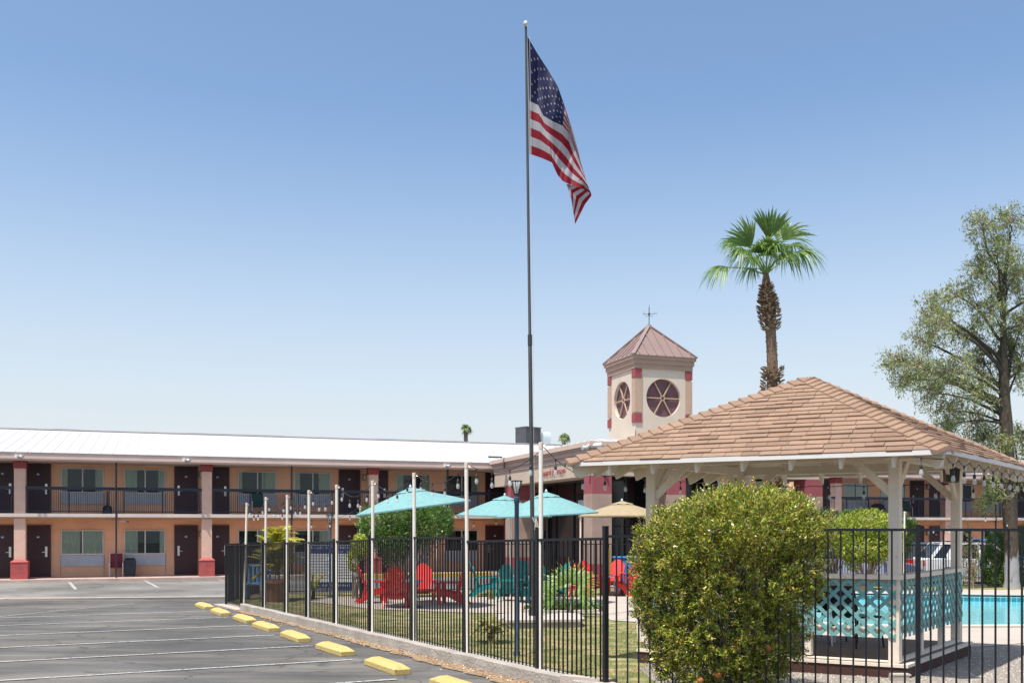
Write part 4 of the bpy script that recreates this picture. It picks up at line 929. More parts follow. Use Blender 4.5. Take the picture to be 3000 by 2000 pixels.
def bulb(par, p, cord=.09, scale=1.0):
    z0 = Vector((p.x, p.y, p.z-cord-.03*scale))
    if bproto[0] is None:
        s = sock_me.build('socket', m_sock, par, smooth=True); g = bulb_me.build('bulb', m_bulb, s, smooth=True); f_ = MB().tube([(0, 0, -.05), (.006, 0, -.07), (-.006, 0, -.085)], .002, 4).build('filament', m_chrome, s); bproto[0] = (s, g)
    else:
        s = bproto[0][0].copy(); COL.objects.link(s); s.parent = par
        for ch in bproto[0][0].children: c = ch.copy(); COL.objects.link(c); c.parent = s
    s.location = z0-par.location; s.scale = (scale,)*3; return z0
def string(name_label, spans, group='strings of clear bulbs'):
    """spans: list of (p, q, sag, [t of bulbs])"""
    o = thing('string_lights', name_label, 'string lights', tuple(spans[0][0]), 0, group); c = MB()
    for p, q, sag, ts in spans:
        f = lambda t: p+(q-p)*t-Vector((0, 0, 4*sag*t*(1-t)))
        c.tube([f(i/14)-o.location for i in range(15)], .0055, 5)
        for tb in ts:
            w = f(tb); cd = .07; zb = bulb(o, w, cd); c.tube([w-o.location, w-Vector((0, 0, cd+.01))-o.location], .004, 5); c.tube([w-o.location+Vector((0, 0, .006)), w-o.location-Vector((0, 0, .03))], .011, 6)
    c.build('cable', m_cable, o); return o
GF = {}   # gazebo corners, filled below
# ================================================================ GAZEBO
gFL, gFR = Vector((1.98, 13.96)), Vector((4.82, 12.45)); gv = Vector((math.sin(R(38)), math.cos(R(38)))); gB = gFR+gv*2.94; gL = gFL+gv*2.94
gu = (gFR-gFL).normalized(); GW, GD = (gFR-gFL).length, 2.94
ZF = .10
gaz = thing('gazebo', 'white and teal gazebo with brown shingle roof and lattice sides beside the pool', 'gazebo', (gFL.x, gFL.y, gz(14)))
def gx(v): return (gu.x*v[0]+gv.x*v[1], gu.y*v[0]+gv.y*v[1], v[2]-gz(14))
def gw(v): return (v[0]-gFL.x, v[1]-gFL.y, v[2]-gz(14))     # world -> gazebo space
m_gw = mat('gazebo_cream_paint', (.70, .61, .50), .75, .07, 2.5, .3, 30, stretch=(1, 1, .3)); scuff(m_gw, (.28, .20, .14), 9, .62, .72, .55)
m_gt = mat('lattice_teal', (.15, .34, .33), .75, .12, 3, .2, 30)
m_gb = mat('skirt_brown', (.055, .02, .015), .8, .15, 3, .3, 30)
m_deck = mat('deck_boards', (.27, .20, .15), .85, .2, 3, .5, 25, stretch=(.3, 4, 1))
b = MB(gx)
for i in range(24):
    y = -.10+i*.131; b.bb(-.14, GW+.16, y, y+.122, ZF-.03, ZF)
b.build('floor', m_deck, gaz)
b = MB(gx); b.bb(-.15, GW+.17, -.135, -.102, -.4, ZF-.034); b.bb(GW+.135, GW+.17, -.102, GD+.12, -.4, ZF-.034); b.bb(-.15, GW+.17, GD+.09, GD+.12, -.4, ZF-.034); b.bb(-.15, -.12, -.102, GD+.09, -.4, ZF-.034); b.build('skirt', m_gb, gaz)
b = MB(gx); b.bb(-.16, GW+.19, -.15, -.10, ZF-.032, ZF+.008); b.bb(GW+.13, GW+.19, -.10, GD+.14, ZF-.032, ZF+.008); b.bb(-.07, GW+.07, -.06, .03, ZF+.012, ZF+.03); b.bb(GW-.03, GW+.06, .03, GD, ZF+.012, ZF+.05); b.build('floor_rim', m_gw, gaz)
for x, y in ((0, 0), (GW, 0), (0, GD), (GW, GD)):
    b = MB(gx); b.bb(x-.065, x+.065, y-.065, y+.065, ZF, 2.66); b.build('post', m_gw, gaz, bevel=.006)
for x, y in ((GW*.335, 0), (GW*.67, 0), (GW, GD*.36), (GW, GD*.72)):
    b = MB(gx); b.bb(x-.04, x+.04, y-.04, y+.04, ZF+.05, 1.15); b.build('rail_post', m_gw, gaz)
b = MB(gx); b.bb(-.08, GW+.09, -.10, .08, 1.155, 1.21); b.bb(0, GW, -.03, .03, 1.06, 1.15); b.bb(0, GW, -.02, .02, .46, .53); b.build('front_rail', m_gw, gaz)
b = MB(gx); b.bb(GW-.07, GW+.10, .085, GD+.08, 1.155, 1.21); b.bb(GW-.03, GW+.03, .07, GD-.07, 1.06, 1.15); b.bb(GW-.02, GW+.02, .07, GD-.07, .46, .53); b.build('side_rail', m_gw, gaz)
def lattice(axis, L_, off, z0, z1):
    b = MB(gx); H = z1-z0; p = .18; w = .046*1.414/2
    for layer, sg in ((0, 1), (1, -1)):
        n0 = int(-H/p)-2; n1 = int((L_+H)/p)+2
        for i in range(n0, n1):
            # centre line x = i*p + sg*(z) (for sg -1 starts from the right)
            poly = []
            xs = lambda zz, e: i*p+(sg*zz if sg > 0 else H-zz)+e
            # clip parallelogram in x to [0, L_]
            pts = [(xs(0, -w), 0), (xs(0, w), 0), (xs(H, w), H), (xs(H, -w), H)]
            def clip(pts, k, s):
                out = []
                for a, c in zip(pts, pts[1:]+pts[:1]):
                    ia, ic = (a[0]-k)*s >= 0, (c[0]-k)*s >= 0
                    if ia: out.append(a)
                    if ia != ic:
                        t = (k-a[0])/(c[0]-a[0]); out.append((k, a[1]+(c[1]-a[1])*t))
                return out
            pts = clip(pts, 0, 1)
            if len(pts) > 2: pts = clip(pts, L_, -1)
            if len(pts) < 3: continue
            e0 = off[1]+layer*.009
            if axis == 'x': b.ext([(off[0]+x, -e0, z0+z_) for x, z_ in pts], (0, -.008, 0))
            else: b.ext([(off[0]+e0, off[2]+x, z0+z_) for x, z_ in pts], (.008, 0, 0))
    return b.build('lattice_panel', m_gt, gaz)
lattice('x', GW+.06, (-.03, .068), .42, 1.145); lattice('y', GD+.02, (GW, .068, -.02), .42, 1.145)
# beams
ZBm = 2.66
b = MB(gx); b.bb(-.35, GW+.35, -.05, .05, ZBm, ZBm+.13); b.bb(-.35, GW+.35, GD-.05, GD+.05, ZBm, ZBm+.13); b.bb(-.05, .05, -.30, GD+.3, ZBm-.002, ZBm+.12); b.bb(GW-.05, GW+.05, -.3, GD+.3, ZBm-.002, ZBm+.12); b.build('beams', m_gw, gaz)
for x, y, dx, dy in ((0, 0, 1, 0), (GW, 0, -1, 0), (0, GD, 1, 0), (GW, GD, -1, 0), (0, 0, 0, 1), (GW, 0, 0, 1), (0, GD, 0, -1), (GW, GD, 0, -1)):
    p = Vector(gx((x+dx*.05, y+dy*.05, 2.24))); q = Vector(gx((x+dx*.52, y+dy*.52, 2.69))); b = MB(); b.beam(p, q, .045, .10); b.build('knee_brace', m_gw, gaz)
# roof corners
O_ = .81
def ev(c, s1, s2): return Vector((c.x+O_*(gu.x*s1+gv.x*s2), c.y+O_*(gu.y*s1+gv.y*s2), 0))
ZEv = 2.705
cF_L, cF_R, cB_R, cB_L = ev(gFL, -1, -1), ev(gFR, 1, -1), ev(gB, 1, 1), ev(gL, -1, 1)
for c in (cF_L, cF_R, cB_R, cB_L): c.z = ZEv
cen = (gFL+gFR+gB+gL)/4; apex = Vector((cen.x, cen.y, 3.97))
corners = [cF_L, cF_R, cB_R, cB_L]
b = MB(gw); e = Vector((0, 0, -.03))
b.add([*corners, apex, *[c+e for c in corners], apex+e], [(0, 1, 4), (1, 2, 4), (2, 3, 4), (3, 0, 4), (5, 9, 6), (6, 9, 7), (7, 9, 8), (8, 9, 5), (0, 5, 6, 1), (1, 6, 7, 2), (2, 7, 8, 3), (3, 8, 5, 0)])
roof = b.build('roof', m_gw, gaz)
msh = [mat('shingle_a', (.305, .195, .130), .95, .08, 5, .7, 160), mat('shingle_b', (.285, .180, .120), .95, .08, 5, .7, 160), mat('shingle_c', (.325, .208, .142), .95, .08, 5, .7, 160), mat('shingle_d', (.255, .158, .105), .95, .1, 5, .7, 160)]
[scuff(q, (.14, .09, .06), 1.6, .52, .8, .3) for q in msh]
b = MB(gw); rs = random.Random(5)
for fi in range(4):
    A_, B_ = corners[fi], corners[(fi+1) % 4]; mid = (A_+B_)/2; eu = (B_-A_).normalized(); W_ = (B_-A_).length
    # slope vector from eave point, allowing for the skewed footprint: param x along eave, t up to apex
    ax = (apex-A_).dot(eu); up = apex-(A_+eu*ax); SL = up.length; un = up.normalized(); nrm = eu.cross(un).normalized()
    if nrm.z < 0: nrm = -nrm
    NR = 19
    def bx(x, t): return A_+eu*x+un*(t*SL)
    for r_ in range(NR):
        t0_, t1_ = r_/NR-.008, (r_+1)/NR+.012; x = rs.uniform(-.3, 0)
        l0, l1 = ax*max(t0_, 0), W_-(W_-ax)*max(t0_, 0); m0, m1 = ax*t1_, W_-(W_-ax)*t1_
        while x < W_:
            w_ = rs.choice((.30, .22, .36, .27)); xa, xb = x+.003, x+w_-.003; x += w_
            th = rs.choice((.010, .010, .018)); col_ = rs.choices((0, 1, 2, 3), (5, 4, 4, 1.1))[0]; dj = rs.uniform(-.0015, .0015)
            a0, a1 = min(max(xa, l0), l1), min(max(xb, l0), l1); c0_, c1_ = min(max(xa, m0), m1), min(max(xb, m0), m1)
            if a1-a0 < .01: continue
            lo = .004
            hb = .016+th; ht = .008
            p = [bx(a0, t0_+dj)+nrm*hb, bx(a1, t0_+dj)+nrm*hb, bx(c1_, t1_)+nrm*ht, bx(c0_, t1_)+nrm*ht, bx(a0, t0_+dj)+nrm*lo, bx(a1, t0_+dj)+nrm*lo]
            b.add(p, [(0, 1, 2, 3), (4, 5, 1, 0), (0, 3, 4), (1, 5, 2)], col_)
b.build('shingles', msh, roof)
b = MB(gw)
for fi in range(4):
    C0 = corners[fi]; d = apex-C0; L_ = d.length; dn = d.normalized()
    fa, fc_ = (corners[(fi+1) % 4]-C0).normalized(), (corners[fi-1]-C0).normalized()
    NH = 24
    for i in range(NH):
        t0_ = i/NH*L_-.03; t1_ = (i+1.25)/NH*L_
        r0, r1 = C0+dn*t0_, C0+dn*min(t1_, L_-.02); lift0, lift1 = Vector((0, 0, .068)), Vector((0, 0, .022)); w_ = .17
        # side vectors lie in the roof planes
        s1 = fa-dn*fa.dot(dn); s1.normalize(); s2 = fc_-dn*fc_.dot(dn); s2.normalize()
        dd_ = Vector((0, 0, -.0))
        vs = [r0+lift0, r1+lift1, r0+s1*w_+lift0*.75, r1+s1*w_+lift1*.9, r0+s2*w_+lift0*.75, r1+s2*w_+lift1*.9, r0+s1*w_+Vector((0, 0, .01)), r0+s2*w_+Vector((0, 0, .01)), r0+Vector((0, 0, .01))]
        b.add(vs, [(0, 2, 3, 1), (0, 1, 5, 4), (0, 8, 6, 2), (0, 4, 7, 8), (2, 6, 3), (4, 5, 7)], rs.choice((0, 1, 2)))
b.build('hip_shingles', msh, roof)
# fascia boards
b = MB(gw)
for fi in range(4):
    A_, B_ = corners[fi], corners[(fi+1) % 4]; d = (B_-A_).normalized(); nn2 = Vector((d.y, -d.x, 0)); b.beam(A_+Vector((0, 0, -.024))+nn2*.012, B_+Vector((0, 0, -.024))+nn2*.012, .024, .06)
b.build('fascia_board', mat('fascia_white', (.66, .62, .58), .6, .06, 3), gaz)
# rafters with raking tails
b = MB(gw)
for fi in range(4):
    A_, B_ = corners[fi], corners[(fi+1) % 4]; eu = (B_-A_).normalized(); W_ = (B_-A_).length; inn = Vector((-eu.y, eu.x, 0)) if (cen-Vector((A_.x, A_.y))).dot(Vector((-eu.y, eu.x))) > 0 else Vector((eu.y, -eu.x, 0))
    ax = (Vector((apex.x, apex.y, 0))-Vector((A_.x, A_.y, 0))).dot(eu); hd = abs((Vector((apex.x, apex.y, 0))-Vector((A_.x, A_.y, 0))).dot(inn)); rise = apex.z-ZEv
    k = 8
    for i in range(1, k):
        x = W_*i/k; frac = min(x/ax, (W_-x)/(W_-ax)); frac = min(frac, 1)*.98
        p0 = A_+eu*x+inn*.03; run = hd*frac
        sp_ = rise/hd; dep = .185
        poly = [p0+Vector((0, 0, -.032)), p0+inn*.055+Vector((0, 0, -.032-dep+.055*sp_)), p0+inn*.12+Vector((0, 0, -.032-dep-.01+.12*sp_)), p0+inn*run+Vector((0, 0, -.032-dep+run*sp_)), p0+inn*run+Vector((0, 0, -.032+run*sp_))]
        b.ext([q-eu*.019 for q in poly], eu*.038)
for C0 in corners:
    d = apex-C0; dn = Vector((d.x, d.y, 0)).normalized(); sd = Vector((-dn.y, dn.x, 0)); s_ = d.z/Vector((d.x, d.y)).length; run = Vector((d.x, d.y)).length-.05
    poly = [C0+dn*.06+Vector((0, 0, -.035)), C0+dn*.11+Vector((0, 0, -.19)), C0+dn*.2+Vector((0, 0, -.21)), C0+dn*run+Vector((0, 0, -.2+run*s_)), C0+dn*run+Vector((0, 0, -.035+run*s_))]
    b.ext([q-sd*.02 for q in poly], sd*.04)
b.build('rafters', m_gw, gaz)
sp_box = thing('loudspeaker', 'weathered dark grey loudspeaker mounted under the gazebo corner by the pool', 'loudspeaker', tuple(P(2786, 1385, 14.5)))
k = MB(); k.add([(-.11, -.1, -.14), (.07, -.12, -.14), (.10, .06, -.14), (-.08, .08, -.14), (-.12, -.10, .14), (.09, -.13, .14), (.12, .06, .14), (-.09, .09, .14)], [(0, 3, 2, 1), (4, 5, 6, 7), (0, 1, 5, 4), (1, 2, 6, 5), (2, 3, 7, 6), (3, 0, 4, 7)]); k.build('cabinet', mat('speaker_dark', (.10, .09, .075), .7, .2, 8), sp_box, bevel=.01)
k = MB(); k.add([(-.095, -.108, -.12), (.055, -.124, -.12), (.075, -.135, .12), (-.10, -.116, .12)], [(0, 1, 2, 3)]); k.build('grille', mat('speaker_grille', (.04, .04, .04), .8, .2, 30), sp_box)
k = MB(); k.beam((.05, .08, 0), (.12, .3, .05), .03, .02); k.build('bracket', m_black, sp_box)
# string lights
sp1 = []
allt = tops[::-1]
for i in range(8):                                   # from the nearest pole outwards
    p, q = allt[i]-Vector((0, 0, .04)), allt[i+1]-Vector((0, 0, .03)); q = q.copy()
    sp1.append((q+Vector((.04, 0, 0)), p+Vector((-.03, 0, -.03 if i else -.09)), .17+.012*i, (.10, .36, .62, .88) if i else (.12, .36, .62, .90)))
string('string of clear bulbs looping between the white poles along the near fence', sp1)
LeP = Vector((cF_L.x+.05, cF_L.y+.02, 2.60)); p9 = allt[0]-Vector((0, 0, .05))
sp2 = [(p9+Vector((.03, 0, 0)), LeP, .03, (.42,))]
def along(a, c, n_, z_, sagm, off, per=2):
    out = []; prev = None
    for i in range(n_+1):
        p = a+(c-a)*(i/n_); p = Vector((p.x, p.y, z_))+off
        if prev is not None: out.append((prev, p, sagm, (.5,)))
        prev = p
    return out
inL = (cF_R-cF_L).normalized()*.06
sp2 += along(cF_L, cB_L, 8, 2.585, .03, inL)
string('string of clear bulbs from the nearest white pole to the left eave of the gazebo', sp2)
sp3 = along(cB_L, cB_R, 9, 2.50, .02, Vector((0, -.1, 0)))
string('string of clear bulbs hung beneath the rear eave of the gazebo', sp3)
sp4 = [(Vector((cF_R.x-.35, cF_R.y+.12, 2.64)), Vector((cF_R.x-.02, cF_R.y+.06, 2.60)), .01, (.25,))]+along(cF_R, cB_R, 9, 2.61, .055, Vector((.0, .02, 0)))
string('string of clear bulbs swagged along the right eave of the gazebo', sp4)
string('thin string of small bulbs between the rear poles on the left', [(P(779, 1470, 24), btops[0]-Vector((0, 0, .02)), .45, (.14, .42, .62, .86)), (btops[0], btops[1], .3, (.12, .4, .62, .85)), (btops[1], btops[2], .3, (.2, .5, .8))])
string('thin string of small bulbs beyond the pool on the right', [(btops[4], P(2860, 1495, 33.5), .55, (.18, .4, .62)), (P(2860, 1495, 33.5), P(3040, 1500, 34), .3, (.15, .5, .8))])

# ================================================================ LAMP POSTS
def lamp_post(loc, ztop, label, cap, s=1.0, r=.034):
    o = thing('lamp_post', label, 'lamp post', loc, 0, 'dark lamp posts in the court'); zt = ztop-loc[2]; lh = .195*s
    zb = zt-lh-(.05 if cap else 0)
    k = MB(); k.lathe([(r*1.6, 0), (r*1.6, .06), (r, .10), (r, zb-.14), (r*1.25, zb-.13), (r*1.25, zb-.05), (r*.7, zb-.04), (r*.6, zb)], (0, 0, 0), 14)
    if cap: k.tube([(-.2, 0, zb-.55), (.2, 0, zb-.55)], .012, 6)
    k.build('post', m_greyblue, o, smooth=True)
    k = MB(); n_ = 6
    pt = lambda i, rr, z_: (rr*math.cos(2*math.pi*i/n_+.3), rr*math.sin(2*math.pi*i/n_+.3), z_)
    rt, rb = .083*s, .035*s
    for i in range(n_):
        k.beam(pt(i, rb, zb), pt(i, rt, zb+lh), .010*s, .010*s); k.beam(pt(i, rt, zb+lh), pt(i+1, rt, zb+lh), .012*s, .012*s); k.beam(pt(i, rb, zb), pt(i+1, rb, zb), .012*s, .014*s)
    if cap: k.lathe([(rt*1.15, zb+lh+.004), (rt*.7, zb+lh+.04), (.012, zb+lh+.075), (.01, zb+lh+.10)], (0, 0, 0), 6)
    fr = k.build('lantern_frame', m_black, o)
    g = MB(); g.add([pt(i, rb*.95, zb+.003) for i in range(n_)]+[pt(i, rt*.95, zb+lh-.003) for i in range(n_)], [(i, (i+1) % n_, n_+(i+1) % n_, n_+i) for i in range(n_)]); g.build('lantern_glass', m_bulb2, fr)
    g = MB(); g.lathe([(.014, zb+.01), (.014, zb+.08), (.022, zb+.10), (.026, zb+.13), (.015, zb+.165)], (0, 0, 0), 10); g.build('lamp_bulb', m_pvc, fr, smooth=True)
m_bulb2 = bpy.data.materials.new('lantern_glass'); m_bulb2.use_nodes = True; q = m_bulb2.node_tree.nodes['Principled BSDF']; q.inputs['Base Color'].default_value = (.8, .85, .85, 1); q.inputs['Roughness'].default_value = .1; q.inputs['Alpha'].default_value = .35
g_ = G(1514, 1929); lamp_post((g_.x, g_.y, g_.z+.04), zat(1408, g_.y), 'blue black lamp post with a tapered glass lantern in front of the teal umbrellas', False, 1.0)
lamp_post(((967-CX)/F*29, 29, gz(29)+.05), zat(1504, 29), 'distant dark lamp post with a pointed lantern left of the oleander bush', True, 1.25, .04)

# ================================================================ UMBRELLAS, CHAIRS, TABLES
m_cteal = leafmat('canvas_teal', (.19, .375, .375), .2, .85, .09); m_cyel = leafmat('canvas_cream', (.38, .30, .18), .2, .85, .08)
m_pole = mat('umbrella_pole_dark', (.05, .04, .035), .5, .1)
def umbrella(x, Y, zap, zrim, rad, m, label, tilt=(0, 0), nrib=8, rot=.2):
    zg = gz(Y)+.065; o = thing('patio_umbrella', label, 'umbrella', (x, Y, zg), 0, 'open patio umbrellas')
    H = zap-zg; h0 = zap-zrim; M3 = Matrix.Rotation(tilt[0], 3, 'Y') @ Matrix.Rotation(tilt[1], 3, 'X'); piv = Vector((0, 0, H-h0*.6))
    def T(v): return M3 @ (Vector(v)-piv)+piv
    def can(i, s): 
        a = 2*math.pi*i/nrib+rot; rr = rad*s; edge = math.cos(math.pi/nrib)/math.cos(2*math.pi*(i % 1)/nrib-math.pi/nrib); zz = H-h0*(s**1.12)
        return T((rr*edge*math.cos(a), rr*edge*math.sin(a), zz))
    b = MB(); SUB = 4; SG = 8; n_ = nrib*SUB; vs = []
    for j in range(1, SG+1):
        s = .22+.78*j/SG if j else 0
        for k in range(n_): vs.append(can(k/SUB, s if j > 0 else 0))
    vs0 = [can(k/SUB, .20) for k in range(n_)]; vs = vs0+vs; fs = []
    for j in range(SG):
        for k in range(n_): k2 = (k+1) % n_; fs.append((j*n_+k, j*n_+k2, (j+1)*n_+k2, (j+1)*n_+k))
    b.add(vs, fs); 
    fl = [v+M3 @ Vector((0, 0, -.035)) for v in vs[-n_:]]; b.add(vs[-n_:]+fl, [(k, (k+1) % n_, n_+(k+1) % n_, n_+k) for k in range(n_)])
    b.build('canopy', m, o, smooth=True)
    b = MB(); vs = [T((0, 0, H+.04))]
    for s, dz in ((.12, .03), (.26, .035)):
        for k in range(n_): p = can(k/SUB, s); vs.append(p+M3 @ Vector((0, 0, dz+(-.02*abs(math.sin(math.pi*k/SUB)) if s > .2 else 0))))
    b.add(vs, [(0, 1+k, 1+(k+1) % n_) for k in range(n_)]+[(1+k, 1+n_+k, 1+n_+(k+1) % n_, 1+(k+1) % n_) for k in range(n_)]); b.build('vent', m, o, smooth=True)
    b = MB()
    for i in range(nrib): b.tube([T((0, 0, H-.05)), can(i, .98)+M3 @ Vector((0, 0, -.03))], .009, 5); b.tube([T((0, 0, H-h0-.12)), can(i, .5)+M3 @ Vector((0, 0, -.03))], .007, 5)
    b.build('ribs', m_pole, o)
    b = MB(); b.tube([(0, 0, 0), (0, 0, piv.z), T((0, 0, H+.03))], .021, 10); b.build('pole', m_pole, o, smooth=True)
    b = MB(); b.lathe([(.03, 0), (.035, .03), (.02, .06), (.005, .08)], tuple(T((0, 0, H+.03))), 8); b.build('finial', m_grille, o)
    b = MB(); b.lathe([(.25, 0), (.25, .03), (.06, .07), (.03, .3)], (0, 0, 0), 16); b.build('base', m_pole, o, smooth=True)
    return o
umbrella((1207-CX)/F*24.8, 24.8, zat(1431, 24.8), 2.31, 1.46, m_cteal, 'tilted teal umbrella over the red chairs, farthest left of the umbrellas', tilt=(-.13, .03), rot=.0)
umbrella((1478-CX)/F*30, 30, zat(1454, 30), 2.18, 1.44, m_cteal, 'teal umbrella partly hidden behind the larger teal umbrella', tilt=(.02, .02), rot=.0)
umbrella((1602-CX)/F*26.2, 26.2, zat(1444, 26.2), 2.16, 1.36, m_cteal, 'teal umbrella over the teal chairs, in front of the lobby porch', tilt=(-.05, .02), rot=.0)
umbrella((1822-CX)/F*30, 30, zat(1470, 30), 2.17, 1.40, m_cyel, 'cream yellow umbrella left of the large bush', rot=.39)
def adirondack(m):
    o = thing('adirondack_chair', 'x', 'chair')
    # facing local -y ; back leans to +y
    b = MB()
    for i in range(6): y = -.28+i*.085; zz = .36-(y+.28)*.22; b.add([(-.25, y, zz), (.25, y, zz), (.25, y+.075, zz-.0165), (-.25, y+.075, zz-.0165), (-.25, y, zz-.02), (.25, y, zz-.02), (.25, y+.075, zz-.036), (-.25, y+.075, zz-.036)], [(0, 1, 2, 3), (7, 6, 5, 4), (0, 4, 5, 1), (2, 6, 7, 3), (1, 5, 6, 2), (3, 7, 4, 0)])
    b.build('seat', m, o)
    b = MB(); N = 7; tl = .36
    for i in range(N):
        f = (i-3)/3.0; top = 1.03-.16*f*f; w0, w1 = .023, .033; x0, x1 = f*.15, f*.225
        bow = .05*f*f
        def pt(x, z_): return (x, .20+(z_-.22)*tl-bow, z_)
        b.add([pt(x0-w0, .20), pt(x0+w0, .20), pt(x1+w1, top-.03*(f+.0)), pt(x1-w1, top+.03*(f)), *[(p[0], p[1]+.022, p[2]) for p in (pt(x0-w0, .20), pt(x0+w0, .20), pt(x1+w1, top-.03*f), pt(x1-w1, top+.03*f))]], [(0, 1, 2, 3), (7, 6, 5, 4), (0, 4, 5, 1), (1, 5, 6, 2), (2, 6, 7, 3), (3, 7, 4, 0)])
    b.beam((-.27, .20+.36*tl+.03, .58), (.27, .20+.36*tl+.03, .58), .03, .06); b.beam((-.26, .24, .27), (.26, .24, .27), .03, .07)
    b.build('backrest', m, o)
    for s in (-1, 1):
        b = MB(); b.ext([(s*.28-.06, -.36, .56), (s*.28+.06, -.36, .56), (s*.28+.05, .34, .56), (s*.28-.03, .36, .56)], (0, 0, .025)); b.build('arm', m, o, bevel=.008)
        b = MB(); b.ext([(s*.26, -.30, .56), (s*.26, -.20, .56), (s*.26, -.17, .40), (s*.26, -.20, 0), (s*.26, -.27, 0), (s*.26, -.29, .3)], (s*.028, 0, 0)); b.build('leg', m, o)
        b = MB(); b.ext([(s*.27, -.29, .40), (s*.27, -.29, .28), (s*.27, .05, .20), (s*.27, .42, 0), (s*.27, .52, 0), (s*.27, .38, .17), (s*.27, .22, .28), (s*.27, .1, .33)], (s*.028, 0, 0)); b.build('leg', m, o)
        b = MB(); b.beam((s*.27, .30, .56), (s*.25, .34, .15), .03, .05); b.build('arm_support', m, o)
    return o
red0, teal0 = adirondack(m_red), adirondack(m_teal)
used = {'r': False, 't': False}
def chair(kind, px, py, face, label, Y=None):
    src = red0 if kind == 'r' else teal0
    o = src if not used[kind] else dup(src); used[kind] = True
    g = G(px, py)
    place(o, (g.x, g.y, gz(g.y)+.065), R(face), label, 'red adirondack chairs' if kind == 'r' else 'teal adirondack chairs')
# face: rotation about z, 0 = faces the camera (-y)
chair('r', 1162, 1784, 180, 'red adirondack chair with its back to the camera, left of the white pole')
chair('r', 1098, 1771, 105, 'red adirondack chair at the far left, side on, facing the round table')
chair('r', 1243, 1768, 10, 'red adirondack chair facing the camera behind the white round table')
chair('r', 1318, 1776, -100, 'red adirondack chair side on at the right of the left umbrella group')
chair('t', 1424, 1752, 95, 'teal adirondack chair side on, leftmost of the teal ones')
chair('t', 1497, 1765, 165, 'teal adirondack chair with its back to the camera beside the lamp post')
chair('t', 1563, 1768, 200, 'teal adirondack chair directly behind the flagpole')
chair('t', 1622, 1752, -70, 'teal adirondack chair half hidden behind the small fan palm')
chair('t', 1540, 1744, 10, 'teal adirondack chair facing the camera between two other teal ones')
chair('r', 1705, 1753, 160, 'red adirondack chair behind the fan palm leaves')
chair('r', 1752, 1744, 60, 'red adirondack chair seen just left of the yellow post')
chair('r', 1844, 1750, 205, 'red adirondack chair with its back to the camera against the large bush')
chair('r', 1800, 1738, -20, 'red adirondack chair low behind the small white table')
def rtable(px, py, r, h, label, m):
    g = G(px, py); o = thing('round_table', label, 'table', (g.x, g.y, gz(g.y)+.065), 0, 'round white tables under the umbrellas')
    MB().lathe([(r, h-.03), (r+.005, h-.02), (r+.005, h), (r, h+.004)], (0, 0, 0), 28).build('table_top', m, o)
    for k in range(4):
        a = math.pi/4+k*math.pi/2; b = MB(); b.tube([(r*.85*math.cos(a), r*.85*math.sin(a), h-.03), (r*.5*math.cos(a), r*.5*math.sin(a), h*.5), (r*.9*math.cos(a), r*.9*math.sin(a), 0)], .013, 6); b.build('leg', m, o, smooth=True)
rtable(1207, 1775, .30, .62, 'white round table under the left teal umbrella', m_grille); rtable(1608, 1758, .28, .62, 'white round table among the teal chairs', m_grille); rtable(1790, 1748, .25, .58, 'small white round table beside the yellow post', m_grille)
o = thing('yellow_bollard', 'yellow round post standing behind the small white table', 'bollard', ((1785-CX)/F*31.5, 31.5, gz(31)))
MB().lathe([(.045, 0), (.045, zat(1604, 31.5)-gz(31)-.02), (.03, zat(1604, 31.5)-gz(31))], (0, 0, 0), 14).build('post_body', mat('bollard_yellow', (.72, .47, .10), .6, .1, 4), o, smooth=True)
o = thing('black_post', 'short black metal post with a round cap standing on the lawn near the sign banner', 'post', ((1060-CX)/F*26.5, 26.5, gz(26)))
b = MB(); b.lathe([(.05, 0), (.05, 1.15), (.08, 1.16), (.08, 1.2), (.03, 1.24)], (0, 0, 0), 12); b.build('post_body', m_black, o)
# blue barrel-like bin behind the bush edge
o = thing('blue_bin', 'tall blue plastic bin by the lobby porch behind the yellow umbrella', 'bin', ((1836-CX)/F*33.2, 33.2, gz(33)))
m_bb = mat('blue_plastic', (.03, .17, .45), .45, .1, 4)
b = MB(); b.ext([(-.36, -.3, .05), (.36, -.3, .05), (.42, -.3, 1.12), (-.42, -.3, 1.12)], (0, .6, 0)); b.build('bin_body', m_bb, o, bevel=.02)
b = MB(); b.bb(-.45, .45, -.34, .34, 1.12, 1.18); b.build('bin_lid', m_bb, o, bevel=.02)
b = MB(); b.tube([(-.3, .32, .1), (.3, .32, .1)], .1, 12); b.build('wheels', m_black, o)
# blue planter boxes near the far fence corner
for i, (px, lab) in enumerate(((755, 'light blue planter box behind the far end of the near fence'),)):
    Y = 28.3; o = thing('blue_bench', lab, 'bench', ((px-CX)/F*Y, Y, gz(Y)+.05)); b = MB(); b.bb(-.36, .36, -.2, .2, .42, .47); b.build('seat', mat('bench_blue', (.16, .36, .62), .6, .1, 3), o)
    b = MB()
    for k in range(6): b.bb(-.34+k*.12, -.26+k*.12, .17, .2, .47, .95)
    b.bb(-.36, .36, .16, .21, .95, 1.0); b.build('backrest', mat('bench_blue', (.16, .36, .62)), o)
    for x in (-.3, .3): b = MB(); b.bb(x-.03, x+.03, -.17, .17, 0, .42); b.build('leg', mat('bench_blue', (.16, .36, .62)), o)
    o['label'] = 'light blue slatted bench behind the far end of the near fence'
o = thing('terracotta_pot', 'large orange clay pot under the yellow green palm', 'pot', ((808-CX)/F*27.2, 27.2, gz(27)+.05)); MB().lathe([(.24, 0), (.34, .5), (.38, .52), (.38, .6), (.32, .6), (.3, .5)], (0, 0, 0), 18).build('pot_body', mat('terracotta', (.30, .14, .08), .85, .1, 3, .2, 30), o, smooth=True)
